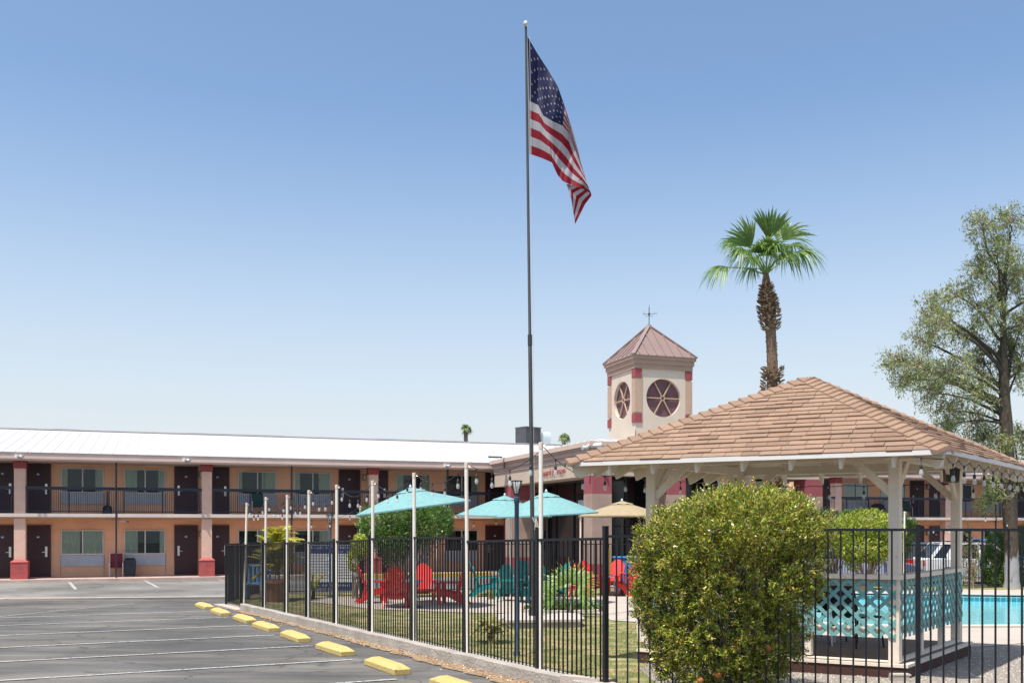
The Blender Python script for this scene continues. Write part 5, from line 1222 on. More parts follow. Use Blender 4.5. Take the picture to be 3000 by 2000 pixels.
# pool rules banner on the rear fence
YB = 30.1
def bp(px): return (px-CX)/F*YB
o = thing('pool_rules_sign', 'large white notice board with navy bands of white text beyond the near fence', 'sign', (bp(976), YB, gz(30)))
x0, x1 = bp(903)-bp(976), bp(1047)-bp(976); zt_, zm1, zm2, zb_ = [zat(y, YB)-gz(30) for y in (1595, 1620.5, 1704, 1728)]
b = MB(); b.bb(x0, x1, 0, .03, zb_, zt_); b.build('board', mat('sign_white', (.66, .66, .66), .6, .03, 2), o)
m_sn = mat('sign_navy', (.02, .035, .13), .6, .1); b = MB(); b.bb(x0+.002, x1-.002, -.004, -.001, zm1, zt_-.01); b.bb(x0+.002, x1-.002, -.004, -.001, zb_+.01, zm2); b.build('navy_band', m_sn, o)
for s_, xx, zz, sz in (('IN CASE OF EMERGENCY', x0+.06, zm1+.145, .105), ('DIAL 911', x0+.88, zm1+.035, .085), ('SAFETY FIRST  NO LIFEGUARD', x0+.05, zm2-.13, .09), ('NO DIVING OR RUNNING', x0+.06, zm2-.225, .07)):
    t = textobj('sign_text', s_, sz, m_white, .001, 0, 1, o); t.rotation_euler = (R(90), 0, 0); t.location = (xx, -.006, zz)
    wd_ = max(v.co.x for v in t.data.vertices); mxw = x1-xx-.04
    if wd_ > mxw:
        for v in t.data.vertices: v.co.x *= mxw/wd_
b = MB()
rt = random.Random(2)
for i in range(9):
    for cx0 in (x0+.08, (x0+x1)/2+.04):
        zz = zm1-.07-i*(zm1-zm2-.1)/9; x = cx0; b.bb(cx0, cx0+rt.uniform(.45, .62), -.004, -.001, zz, zz+.012)
b.build('small_print', m_sn, o)
b = MB(); b.bb(x0+.1, x0+.15, .032, .08, 0, zt_); b.bb(x1-.15, x1-.1, .032, .08, 0, zt_); b.build('sign_legs', m_black, o)
# hose, dark table and chairs in the gazebo
def gchair(c, rz, lab):
    o = thing('metal_chair', lab, 'chair', (*c, ZF), rz, 'dark chairs inside the gazebo')
    b = MB(); b.bb(-.24, .24, -.24, .24, .42, .45); b.build('seat', m_black, o)
    b = MB(); b.add([(-.24, .22, .45), (.24, .22, .45), (.22, .32, .92), (-.22, .32, .92), (-.24, .24, .45), (.24, .24, .45), (.22, .34, .92), (-.22, .34, .92)], [(0, 1, 2, 3), (7, 6, 5, 4), (0, 4, 5, 1), (1, 5, 6, 2), (2, 6, 7, 3), (3, 7, 4, 0)]); b.build('backrest', m_black, o)
    for sx in (-1, 1):
        for sy in (-1, 1): b = MB(); b.tube([(sx*.22, sy*.22, .42), (sx*.25, sy*.27, 0)], .014, 6); b.build('leg', m_black, o)
def gp(x, y): v = Vector(gx((x, y, 0))); return (v.x+gFL.x, v.y+gFL.y)
gchair(gp(2.2, 1.7), .4, 'dark metal chair nearest the right lattice inside the gazebo'); gchair(gp(1.0, 1.2), -.9, 'dark metal chair behind the front lattice on the left inside the gazebo'); gchair(gp(1.6, 2.5), 2.6, 'dark metal chair toward the pool side inside the gazebo')
o = thing('metal_table', 'dark round table between the chairs inside the gazebo', 'table', (*gp(1.6, 1.75), ZF)); MB().lathe([(.42, .69), (.43, .70), (.43, .72), (.42, .725)], (0, 0, 0), 24).build('table_top', m_black, o)
for k in range(4): b = MB(); a = k*math.pi/2+.4; b.tube([(.3*math.cos(a), .3*math.sin(a), .69), (.36*math.cos(a), .36*math.sin(a), 0)], .016, 6); b.build('leg', m_frw, o)

# ================================================================ CARS
m_tyre = mat('tyre', (.012, .012, .013), .85, .1, 9); m_rim = mat('rim_alloy', (.45, .45, .46), .35, .05, 5, metal=.8); m_cg = mat('car_glass', (.010, .014, .020), .06, .05, 2, spec=.8)
m_headl = mat('headlamp', (.75, .76, .78), .12, .05, 6); m_taill = mat('tail_lamp', (.45, .01, .01), .2, .05)
def carpaint(n_, c): return mat(n_, c, .28, .03, 1, coat=.8)
def arc(cx, r, n=7): return [(cx-r*math.cos(math.pi*i/n), .18+r*math.sin(math.pi*i/n)*1.0+.06) for i in range(n+1)]
def car(label, cat, loc, rz, paint, kind, group='cars parked beyond the pool'):
    o = thing('parked_car', label, cat, loc, rz, group)
    # local +x is the front
    if kind == 'suv': L, W, H, wb = 4.5, 1.78, 1.62, 2.65; lower = [(-2.22, .95), (-2.15, 1.02), (1.05, .98), (1.15, 1.0), (2.05, .92), (2.22, .72), (2.24, .42)]; cab = [(-2.08, 1.0), (-1.58, 1.58), (-1.3, 1.62), (.35, 1.60), (1.10, .99)]; fa, ra = 1.36, -1.29; wr = .35
    elif kind == 'pickup': L, W, H, wb = 4.9, 1.85, 1.75, 3.1; lower = [(-2.45, .95), (-2.44, 1.02), (-.6, 1.02), (1.1, 1.04), (2.3, .95), (2.45, .72), (2.46, .42)]; cab = [(-.75, 1.02), (-.62, 1.72), (-.4, 1.76), (.55, 1.74), (1.15, 1.04)]; fa, ra = 1.6, -1.5; wr = .36
    else: L, W, H, wb = 4.5, 1.76, 1.45, 2.65; lower = [(-2.22, .72), (-2.18, .95), (-1.6, 1.0), (1.0, .96), (1.9, .80), (2.2, .66), (2.24, .4)]; cab = [(-1.75, .98), (-1.1, 1.38), (-.7, 1.44), (.15, 1.43), (1.02, .95)]; fa, ra = 1.35, -1.3; wr = .32
    bot = [(2.22 if kind != 'pickup' else 2.44, .24)]+arc(fa, wr+.06)[::-1]+arc(ra, wr+.06)[::-1]+[(-(2.2 if kind != 'pickup' else 2.42), .26)]
    poly = lower+bot
    b = MB(); n_ = len(poly)
    secs = [(-W/2, .985, .0), (-W/2+.06, 1, 0), (W/2-.06, 1, 0), (W/2, .985, 0)]
    b.ext([(x, -W/2, z_) for x, z_ in poly], (0, W, 0)); b.build('body', paint, o, bevel=.035)
    tp = .14 if kind != 'sedan' else .2
    def cv(x, z_, s): zz0 = cab[0][1]; f = (z_-zz0)/(max(c[1] for c in cab)-zz0); return (x, s*(W/2-.05-tp*f), z_)
    n2 = len(cab); vs = [cv(x, z_, -1) for x, z_ in cab]+[cv(x, z_, 1) for x, z_ in cab]
    b = MB(); b.add(vs, [tuple(range(n2)), tuple(range(n2, 2*n2))[::-1]]+[(i, n2+i, n2+(i+1) % n2, (i+1) % n2) for i in range(n2)]); b.build('windows', m_cg, o)
    zt_ = max(c[1] for c in cab)
    b = MB()
    r0, r1 = cab[1][0], cab[3][0]
    b.add([cv(r0-.04, cab[1][1]-.02, -1), cv(cab[2][0], cab[2][1]+.015, -1), cv(r1+.05, cab[3][1]-.02, -1), cv(r1+.05, cab[3][1]-.02, 1), cv(cab[2][0], cab[2][1]+.015, 1), cv(r0-.04, cab[1][1]-.02, 1), cv(r1-.1, cab[3][1]+.02, -1), cv(r1-.1, cab[3][1]+.02, 1)], [(0, 1, 4, 5), (1, 6, 7, 4), (6, 2, 3, 7), (0, 5, 3, 2)])
    for s in (-1, 1):
        def out(v): return (v[0], v[1]+s*.012, v[2])
        def pil(x0_, z0_, x1_, z1_, w): b.beam(out(cv(x0_, z0_, s)), out(cv(x1_, z1_, s)), .03, w, up=(1, 0, 0))
        pil(cab[0][0]+.12, cab[0][1]+.02, cab[1][0]+.06, cab[1][1], .10 if kind != 'suv' else .12); pil(cab[4][0]-.04, cab[4][1]+.02, cab[3][0]-.02, cab[3][1], .07)
        if kind != 'pickup':
            pil(-.1, cab[0][1], -.16, zt_, .08)
            if kind == 'suv': pil(-1.35, cab[0][1]+.02, -.95, zt_, .20)
        b.beam(out(cv(cab[1][0], zt_-.03, s)), out(cv(cab[3][0], zt_-.03, s)), .03, .06)
    b.build('roof', paint, o)
    for s in (-1, 1):
        for ax_ in (fa, ra):
            w = MB(); w.tube([(ax_, s*(W/2-.20), wr), (ax_, s*(W/2-.0), wr)], wr, 22); w = w.build('wheel', m_tyre, o, bevel=.02); r_ = MB(); r_.tube([(ax_, s*(W/2-.02), wr), (ax_, s*(W/2+.012), wr)], wr*.62, 14)
            r_.build('rim', m_rim, w)
            k = MB()
        k = MB(); xx = lower[-3][0]; k.box((xx+.11, s*(W/2-.26), lower[-3][1]-.16), (.16, .36, .14)); k.build('headlight', m_headl, o, bevel=.03)
        k = MB(); k.box((lower[0][0]+.02, s*(W/2-.12), lower[0][1]-.12), (.08, .2, .22)); k.build('tail_light', m_taill, o)
        k = MB(); k.box((cab[4][0]-.18, s*(W/2+.10), cab[4][1]+.07), (.1, .18, .13)); k.build('mirror', paint, o, bevel=.03)
        k = MB(); k.box((-.55 if kind != 'pickup' else .1, s*(W/2+.004), .84), (.16, .02, .03)); k.box((.45, s*(W/2+.004), .84), (.16, .02, .03)); k.build('door_handle', m_rim, o)
    k = MB(); k.box((lower[-1][0]+.0, 0, .40), (.10, W-.1, .16)); k.box((lower[0][0]-.01, 0, .45), (.10, W-.1, .18)); k.build('bumper', m_black if kind != 'sedan' else paint, o, bevel=.03)
    if kind == 'suv':
        k = MB()
        for s in (-1, 1): k.beam((-1.3, s*.58, zt_+.05), (.3, s*.58, zt_+.05), .03, .03)
        k.build('roof_rack', m_black, o)
    return o
g = G(2828, 1706); car('white sport utility car side on behind the right gazebo post', 'car', ((2858-CX)/F*39.6, 39.6, gz(40)), R(-6), carpaint('paint_white', (.74, .74, .73)), 'suv')
car('black sport utility car behind the white one, seen past the corner post', 'car', ((2692-CX)/F*42.6, 42.6, gz(43)), R(78), carpaint('paint_black', (.012, .012, .014)), 'suv')
car('silver blue sedan nosing out from behind the yellow green shrub', 'car', ((2520-CX)/F*38.6, 38.6, gz(38)), R(-18), carpaint('paint_silver', (.34, .36, .48)), 'sedan')
car('dark blue car mostly hidden between the large bush and the shrub', 'car', ((2425-CX)/F*42.5, 42.5, gz(42)), R(-60), carpaint('paint_darkblue', (.02, .04, .08)), 'sedan')
car('bright blue pickup truck with only its cab roof showing above the white car', 'truck', ((2905-CX)/F*45.5, 45.5, gz(45)), R(170), carpaint('paint_blue', (.04, .22, .62)), 'pickup')
# ================================================================ VEGETATION
m_bark = mat('bark', (.06, .043, .03), .95, .3, 6, 1.0, 18, stretch=(3, 3, .6)); m_twig = mat('twig', (.27, .20, .15), .9, .2, 8)
def npv(l): return np.array([tuple(v) for v in l], float)
def blob_points(n, c, r, shell=.55, flat=1.0):
    """points near the surface of ellipsoids; returns points and outward normals"""
    d = rdir(n); rr = (shell+(1-shell)*RNG.random(n))**.6
    return np.array(c)+d*np.array(r)*rr[:, None], d
# ---- the large bush growing through the near fence
def big_bush():
    bx_, by_ = (2140-CX)/F*10.95, 10.95; zg = gz(11)+.05
    o = thing('large_shrub', 'large dense yellow green shrub growing through the near black fence', 'shrub', (bx_, by_, zg)); lv = lambda px, py, Y=10.95: np.array(P(px, py, Y))-np.array((bx_, by_, zg))
    lob = []   # lobes: centre px,py, dY, radii
    for px, py, dy, rx, rz_ in ((2075, 1565, -.3, 170, 108), (2240, 1545, -.12, 185, 112), (2150, 1530, -.42, 190, 100), (1975, 1620, 0, 115, 110), (2325, 1590, 0, 105, 115), (2150, 1680, -.12, 265, 130), (1960, 1760, .12, 102, 130), (2300, 1740, .2, 120, 120), (2110, 1850, .02, 205, 130), (2250, 1860, .1, 120, 115), (1975, 1880, .1, 85, 95), (2080, 1950, .08, 165, 100), (2200, 1950, .12, 120, 90), (2160, 1640, .45, 240, 150), (2120, 1780, .4, 220, 160), (2385, 1560, -.05, 50, 60), (1905, 1580, 0, 48, 56), (1950, 1535, .0, 50, 50), (2310, 1500, 0, 70, 60), (1885, 1660, 0, 38, 80), (1890, 1790, .05, 36, 60), (2120, 1475, 0, 90, 45), (2250, 1480, 0, 80, 42)):
        c = lv(px, py); c[1] += dy; s = 11.1/F; lob.append((c, np.array((rx*s, min(rx*s, .85)*.85, rz_*s))))
    w = np.array([l[1].prod()**.66 for l in lob]); w /= w.sum()
    N = 270000; pts = []; nor = []
    for (c, r), wi in zip(lob, w):
        p, d = blob_points(int(N*wi/26), c, r, .25); p = np.repeat(p, 26, 0); cd = np.repeat(d+rdir(len(d))*.5, 26, 0); cd /= np.linalg.norm(cd, axis=1, keepdims=True)
        tt = RNG.uniform(-.07, .06, len(p))[:, None]; p = p+cd*tt+RNG.normal(0, .02, (len(p), 3)); pts.append(p); nor.append(cd)
    pts = np.concatenate(pts); nor = np.concatenate(nor)
    # leaves tuck in below: keep fewer deep inside
    keep = np.ones(len(pts), bool); cnt = np.zeros(len(pts))
    for c, r in lob: q = ((pts-c)/r); cnt += (np.sqrt((q**2).sum(1)) < .70)
    keep &= ~((cnt > 0) & (RNG.random(len(pts)) < .72)); keep &= pts[:, 2] > .12
    pts = pts[keep]; nor = nor[keep]; n = len(pts)
    D = nor*.7+rdir(n)*.75; D[:, 2] += .55; Nn = nor*.5+rdir(n)*.8; Nn[:, 2] += .5
    ms = [leafmat('shrub_leaf_a', (.39, .39, .03), .2, .3), leafmat('shrub_leaf_b', (.20, .27, .035), .2, .30), leafmat('shrub_leaf_c', (.56, .54, .14), .25, .3), leafmat('shrub_leaf_d', (.09, .145, .025), .3, .3), leafmat('shrub_leaf_dry', (.55, .33, .08), .3, .5)]
    mi = RNG.choice(5, n, p=[.33, .26, .14, .19, .08]); Ln = RNG.uniform(.028, .050, n)
    leafmesh('foliage', pts, D, Nn, Ln, Ln*RNG.uniform(.30, .46, n), ms, o, mi, .12)
    # sprigs standing out of the top
    P_, D_, N_ = [], [], []
    tw = MB(); rs = random.Random(9)
    for k in range(170):
        c, r = lob[rs.randrange(len(lob))]; d = Vector(tuple(rdir(1)[0])); 
        if d.z < -.2: d.z *= -.6
        base = Vector(tuple(c+np.array(d)*r*.92)); dr = (d*.5+Vector((rs.uniform(-.3, .3), rs.uniform(-.3, .3), 1.0))).normalized(); ln = rs.uniform(.07, .20)
        if base.z < .6: continue
        tw.tube([base, base+dr*ln], [.003, .0015], 4)
        for i in range(int(ln/.016)):
            p = base+dr*(i*.016+.01); a = i*2.4; sdv = Vector((math.cos(a), math.sin(a), .5)); P_.append(tuple(p+sdv*.014)); D_.append(tuple(sdv)); N_.append(tuple(Vector((rs.uniform(-1, 1), rs.uniform(-1, 1), 1))))
    for px, py, n_ in ((2185, 1410, 12), (2208, 1402, 14), (2225, 1425, 12), (2270, 1440, 9), (2030, 1440, 8), (2135, 1425, 6), (2150, 1430, 7), (2415, 1520, 8), (2430, 1560, 8)):
        p0 = Vector(tuple(lv(px, py+45))); p1 = Vector(tuple(lv(px+rs.uniform(-6, 6), py-4))); tw.tube([p0, (p0+p1)/2+Vector((.01, 0, 0)), p1], [.004, .003, .0015], 4)
        for i in range(n_*2): p = p0+(p1-p0)*(i/(n_*2)); a = i*2.4; sdv = Vector((math.cos(a), math.sin(a), .6)); P_.append(tuple(p+sdv*.018)); D_.append(tuple(sdv)); N_.append((rs.uniform(-1, 1), rs.uniform(-1, 1), 1))
    leafmesh('sprigs', npv(P_), npv(D_), npv(N_), RNG.uniform(.028, .045, len(P_)), .012, ms[:3], o)
    for k in range(90):                                  # stems
        a = rs.uniform(0, 6.28); r0 = rs.uniform(.02, .22); b0 = Vector((r0*math.cos(a)+rs.uniform(-.2, .2), r0*math.sin(a)*.7, -.04)); c, r = lob[rs.randrange(len(lob))]
        e = Vector(tuple(c+np.array(rdir(1)[0])*r*.8)); m_ = b0*.5+e*.5+Vector((rs.uniform(-.1, .1), rs.uniform(-.1, .1), .15)); tw.tube([b0, b0*.75+m_*.25+Vector((0, 0, .12)), m_, e], [rs.uniform(.010, .02), .010, .007, .003], 5)
    for k in range(900):                                 # bare twigs near the surface
        c, r = lob[rs.randrange(len(lob))]; d = Vector(tuple(rdir(1)[0])); p = Vector(tuple(c+np.array(d)*r*rs.uniform(.75, 1.0))); q = p+(d+Vector(tuple(rdir(1)[0]))*.8).normalized()*rs.uniform(.05, .14)
        if p.z < .2: continue
        tw.tube([p-(q-p)*.5, p, q], [.0035, .003, .0015], 4)
    tw.build('stems', m_twig, o)
    for px, py in ((2153, 1893), (2250, 1897), (2104, 1977), (2052, 1992)):
        c = lv(px, py, 10.55); f = MB(); rr = .037; f.lathe([(rr*math.sin(t), -rr*.93*math.cos(t)) for t in [math.pi*i/8 for i in range(1, 8)]]+[(.008, rr*1.0), (.014, rr*1.25)], tuple(c), 12); f.build('fruit', mat('fruit_orange', (.36, .11, .03), .5, .2, 20), o, smooth=True)
    return o
big_bush()
# ---- generic shrub
def shrub(name, label, cat, lobes, Y, nleaf, leafL, ratio, mats, mix=None, group=None, trunk=None, flowers=None, dens=.4, depth=.8, up=.5):
    x0 = sum(l[0] for l in lobes)/len(lobes); bxx = (x0-CX)/F*Y; zg = gz(Y)+.05
    o = thing(name, label, cat, (bxx, Y, zg), 0, group); s = Y/F; org = np.array((bxx, Y, zg)); Ls = []
    for px, py, rx, rz_ in lobes: Ls.append((np.array(P(px, py, Y))-org, np.array((rx*s, min(rx*s*depth, 1.6), rz_*s))))
    w = np.array([l[1].prod()**.66 for l in Ls]); w /= w.sum(); pts = []; nor = []
    for (c, r), wi in zip(Ls, w):
        p, d = blob_points(max(10, int(nleaf*wi)), c, r, dens); pts.append(p); nor.append(d)
    pts = np.concatenate(pts); nor = np.concatenate(nor); k = pts[:, 2] > .03; pts, nor = pts[k], nor[k]; n = len(pts)
    D = nor*.7+rdir(n)*.7; D[:, 2] += up; Nn = nor*.5+rdir(n)*.8; Nn[:, 2] += .4; Ln = RNG.uniform(.7, 1.3, n)*leafL
    leafmesh('foliage', pts, D, Nn, Ln, Ln*ratio, mats, o, RNG.choice(len(mats), n, p=mix) if mix else None, .1)
    t = MB(); rs = random.Random(len(label))
    tb = trunk or [(0, 0)]
    for c, r in Ls:
        for q in range(4):
            b0 = Vector((rs.uniform(-.12, .12)+(tb[0][0]), rs.uniform(-.1, .1), 0)); e = Vector(tuple(c+rdir(1)[0]*r*.6)); t.tube([b0, b0*.6+e*.4+Vector((0, 0, .1)), e], [.035*s*100/1.0*.6 if s > .02 else .02, .018, .008], 6)
    t.build('stems', m_twig, o)
    if flowers:
        fm, fn, fs_ = flowers; idx = RNG.choice(n, fn); leafmesh('flowers', pts[idx]+nor[idx]*.04, rdir(fn), rdir(fn), fs_, fs_, [fm], o)
    return o
ol = [leafmat('oleander_a', (.13, .25, .05), .35, .35), leafmat('oleander_b', (.20, .34, .08), .35, .35), leafmat('oleander_c', (.07, .14, .035), .3, .35)]
pinkf = leafmat('petal_pale_pink', (.65, .42, .42), .3, .6, .05); redf = leafmat('petal_red', (.55, .03, .05), .3, .6, .05)
shrub('oleander_bush', 'broad green oleander bush with a few pale flowers behind the left teal umbrella', 'bush', [(1110, 1530, 70, 62), (1185, 1505, 80, 58), (1250, 1530, 80, 62), (1290, 1515, 42, 45), (1085, 1570, 34, 44), (1150, 1570, 80, 45), (1210, 1550, 60, 50), (1305, 1540, 28, 35), (1160, 1610, 45, 40)], 29.0, 15000, .12, .22, ol, flowers=(pinkf, 26, .07), group='oleander bushes')
shrub('oleander_bush', 'dark green oleander top with a few flowers left of the yellow green shrub', 'bush', [(2420, 1520, 30, 38), (2450, 1530, 30, 36), (2410, 1560, 26, 40), (2490, 1520, 40, 30)], 36.5, 3600, .11, .22, ol, flowers=(redf, 14, .07), group='oleander bushes')
shrub('oleander_bush', 'green oleander with red flowers between the two right gazebo posts', 'bush', [(2655, 1560, 34, 44), (2640, 1600, 34, 40), (2672, 1545, 20, 34), (2600, 1530, 40, 34), (2640, 1530, 30, 32)], 36.5, 3600, .11, .22, ol, flowers=(redf, 22, .075), group='oleander bushes')
yl = [leafmat('yshrub_a', (.52, .55, .07), .45, .4), leafmat('yshrub_b', (.34, .42, .06), .4, .4), leafmat('yshrub_c', (.52, .50, .12), .4, .4), leafmat('yshrub_d', (.08, .14, .02), .3, .4)]
shrub('yellow_green_shrub', 'rounded yellow green shrub behind the pool, left of the right front gazebo post', 'shrub', [(2470, 1560, 62, 58), (2540, 1535, 75, 50), (2600, 1560, 55, 55), (2520, 1600, 85, 50), (2590, 1600, 55, 42), (2500, 1640, 26, 36), (2560, 1625, 40, 30)], 33.5, 13000, .105, .42, yl, mix=[.35, .3, .15, .2])
shrub('green_shrub', 'tall leafy green shrub left of the white painted tree trunk', 'shrub', [(2918, 1600, 32, 50), (2900, 1650, 30, 48), (2935, 1660, 28, 52), (2910, 1690, 32, 30), (2945, 1590, 16, 40)], 35.2, 5200, .11, .35, [leafmat('gshrub_a', (.13, .22, .05), .35, .4), leafmat('gshrub_b', (.20, .30, .08), .4, .4), leafmat('gshrub_c', (.06, .12, .03), .3, .4)])
shrub('rose_bush', 'sparse rose bush with pink blooms and bare canes right of the gazebo', 'shrub', [(2840, 1640, 30, 60), (2830, 1590, 20, 40), (2855, 1680, 24, 30), (2825, 1700, 20, 20), (2840, 1550, 10, 26), (2870, 1610, 14, 30)], 34.6, 620, .09, .5, [leafmat('rose_a', (.20, .24, .07), .35, .5), leafmat('rose_b', (.30, .24, .10), .35, .5)], flowers=(leafmat('petal_pink', (.62, .12, .22), .3, .6, .05), 12, .085))
shrub('climbing_shrub', 'bushy dark green shrub at the right edge of the photo beyond the tree', 'shrub', [(3010, 1660, 30, 60), (3020, 1590, 40, 70)], 36, 2600, .11, .35, [leafmat('gshrub_a', (.13, .22, .05)), leafmat('gshrub_c', (.06, .12, .03))])
shrub('green_shrub', 'low bright green shrub between the white poles at the foot of the oleander', 'shrub', [(1055, 1600, 28, 40), (1040, 1640, 24, 40)], 28.4, 1500, .1, .3, [leafmat('yshrub_a', (.26, .31, .04)), leafmat('yshrub_b', (.16, .23, .035))])
# flower bed round the flagpole side
shrub('flower_bed', 'low bed of green leaves with small pink and white flowers beside the fan palm', 'flower bed', [(px, 1783+random.uniform(-5, 4), 30, 20) for px in range(1560, 1750, 26)], 23.6, 5200, .06, .5, [leafmat('vinca_a', (.16, .26, .05), .35, .4), leafmat('vinca_b', (.08, .16, .04), .3, .4)], flowers=(leafmat('petal_vinca', (.70, .50, .60), .3, .6, .05), 170, .045), depth=.9)
bs = G(1640, 1802); o = thing('bed_edging', 'row of pale stones edging the flower bed', 'edging', (bs.x, bs.y, gz(bs.y)+.06)); b = MB(); rs = random.Random(4)
for i in range(26): 
    t = i/25; x = (-.86+1.75*t); y = .35-.30*math.sin(math.pi*t)-.1; b.box((x, y, .03), (rs.uniform(.06, .08), .07, rs.uniform(.06, .09)), rs.uniform(-.3, .3))
b.build('stones', m_cop, o, bevel=.012)
# ---- palms
def fan_leaf(P_, Dd, hub, direction, rad, spread=1.9, nseg=26, droop=.5, rs=random, up=None, wseg=.05):
    """fill list with blades of a fan leaf; P_: MB"""
    d = Vector(direction).normalized(); u = Vector(up) if up is not None else Vector((0, 0, 1)); side = d.cross(u)
    if side.length < .1: side = d.cross(Vector((0, 1, 0)))
    side.normalize(); nn = side.cross(d).normalized()
    for i in range(nseg):
        a = (i/(nseg-1)-.5)*2*spread; L_ = rad*(.72+.28*math.cos(a))*rs.uniform(.82, 1.08); dr = (d*math.cos(a)+side*math.sin(a)).normalized(); w = L_*wseg*1.5
        s_ = dr.cross(nn).normalized(); pts = []
        K = 5; dj = rs.uniform(.7, 1.5); sj = rs.uniform(-.05, .05)
        for k in range(K+1):
            t = k/K; q = hub+dr*(L_*t)+Vector((0, 0, -(droop*dj+.10*dj*dj)*L_*(t**2.4)))+side*(sj*L_*t**3)+nn*(.10*L_*math.sin(math.pi*t)*.5); ww = w*(min(t*3.5, 1))*(1-t)**.45*.75+.002
            pts.append((q-s_*ww+nn*ww*.25, q+s_*ww+nn*ww*.25, q))
        vs = []; 
        for a_, b_, c_ in pts: vs += [a_, c_, b_]
        fs = []
        for k in range(K): fs += [(3*k, 3*k+1, 3*k+4, 3*k+3), (3*k+1, 3*k+2, 3*k+5, 3*k+4)]
        P_.add(vs, fs, rs.choice((0, 0, 1)))
m_fan = [leafmat('fan_palm_green', (.11, .20, .035), .35, .38), leafmat('fan_palm_light', (.20, .30, .075), .4, .38)]
def tall_palm():
    Y = 33.0; zg = gz(Y); s = Y/F; lx = lambda px: (px-CX)/F*Y
    bxx = lx(2283); o = thing('fan_palm_tree', 'tall fan palm with two shaggy bulges on its trunk behind the gazebo', 'palm tree', (bxx, Y, zg))
    q = lambda px, py, dy=0: P(px, py, Y+dy)-Vector((bxx, Y, zg))
    prof = [(2283, 1735, 22), (2280, 1500, 20), (2277, 1440, 22), (2272, 1400, 18), (2266, 1250, 17), (2262, 1160, 16), (2263, 1070, 15.5), (2260, 1010, 15), (2257, 950, 15), (2251, 905, 22), (2248, 870, 20), (2245, 835, 14), (2244, 812, 10), (2244, 795, 6)]
    b = MB(); pth = [q(a, c) for a, c, r in prof]; b.tube(pth, [r*s for a, c, r in prof], 16); b.build('trunk', mat('palm_trunk', (.19, .115, .075), .95, .3, 9, 1.0, 30, stretch=(1, 1, 5)), o, smooth=True)
    # boots: overlapping cut leaf bases
    b = MB(); rs = random.Random(12)
    def boots(y0, y1, rf, n_, sz):
        for i in range(n_):
            t = rs.random(); py = y0+(y1-y0)*t; a = rs.uniform(0, 6.283); r = rf(t)*s; 
            for (p0, p1) in zip(prof[:-1], prof[1:]):
                if p1[1] <= py <= p0[1]: cxp = p0[0]+(p1[0]-p0[0])*((p0[1]-py)/(p0[1]-p1[1]))
            c = q(cxp, py)+Vector((r*math.cos(a), r*math.sin(a), 0)); od = Vector((math.cos(a), math.sin(a), rs.uniform(.1, .9))).normalized(); sd_ = Vector((-math.sin(a), math.cos(a), 0)); w = sz*rs.uniform(.6, 1.2); L_ = sz*rs.uniform(.8, 1.8)
            b.add([c-sd_*w*.5-od*L_*.3, c+sd_*w*.5-od*L_*.3, c+sd_*w*.32+od*L_*.6, c-sd_*w*.32+od*L_*.6, c-od*L_*.1+Vector((0, 0, -.03)), c+od*L_*.5+Vector((0, 0, -.025))], [(0, 1, 2, 3), (0, 3, 5, 4), (1, 4, 5, 2), (2, 5, 3)], rs.randrange(3))
    boots(965, 835, lambda t: 16+13*math.sin(math.pi*min(1, t*1.05+.1))**.8, 520, .10)
    boots(1240, 1075, lambda t: 31-5*t, 380, .13); boots(1300, 1200, lambda t: 24, 160, .12); boots(1500, 1380, lambda t: 20+9*math.sin(math.pi*t), 260, .13); boots(1070, 965, lambda t: 15.0, 60, .04)
    b.build('leaf_bases', [mat('boot_a', (.22, .115, .062), .95, .2, 10), mat('boot_b', (.11, .06, .035), .95, .2, 10), mat('boot_c', (.38, .25, .15), .95, .2, 10)], o)
    pet = MB(); fr = MB(); top = q(2244, 805)
    fronds = [  # hub px, py, dY, direction (x,y,z), radius m, half spread, droop
        (2252, 703, -.35, (.02, -.35, 1), 1.22, .62, .05), (2200, 726, -.35, (-.62, -.3, .9), 1.25, .75, .06), (2294, 706, -.1, (.62, -.1, .85), 1.18, .78, .22), (2276, 704, .35, (.3, .4, 1), 1.25, .6, .3),
        (2162, 716, 0, (-.85, 0, .5), .95, 1.3, .5), (2178, 740, -.5, (-.7, -.6, .3), .85, 1.6, .7), (2315, 722, .3, (.8, .3, .5), 1.0, 1.4, .6), (2212, 755, .5, (-.4, .8, .3), .95, 1.6, .6), (2288, 752, -.5, (.5, -.7, .3), .9, 1.6, .6), (2270, 738, -.6, (.2, -.9, .5), .95, 1.5, .5),
        (2330, 744, -.1, (.92, -.1, .42), 1.20, 1.2, .66), (2130, 783, -.1, (-.95, -.15, .12), 1.02, 1.25, .62), (2205, 786, -.2, (-.75, -.4, .0), .62, 1.5, .8), (2190, 740, .35, (-.6, .5, .6), .95, 1.4, .5), (2295, 745, .1, (.6, .2, .2), .85, 1.6, .8), (2248, 728, -.3, (.05, -.6, .8), .85, 1.3, .3), (2246, 750, -.5, (0, -1, .4), .85, 1.6, .5), (2222, 742, -.55, (-.2, -.9, .6), .9, 1.4, .4)]
    for px, py, dy, d, r_, sp__, dr in fronds:
        h = q(px, py, dy); mid = top*.5+h*.5+Vector((0, 0, .10)); pet.tube([top, mid, h, h+Vector(d).normalized()*.18], [.028, .020, .014, .008], 6)
        fan_leaf(fr, None, h, d, r_, sp__, 34, dr, rs, up=(0, -1, .35) if d[2] > .6 else (0, -.3, 1), wseg=.032)
    pet.build('petioles', m_fan[1], o); fr.build('crown', m_fan, o)
tall_palm()
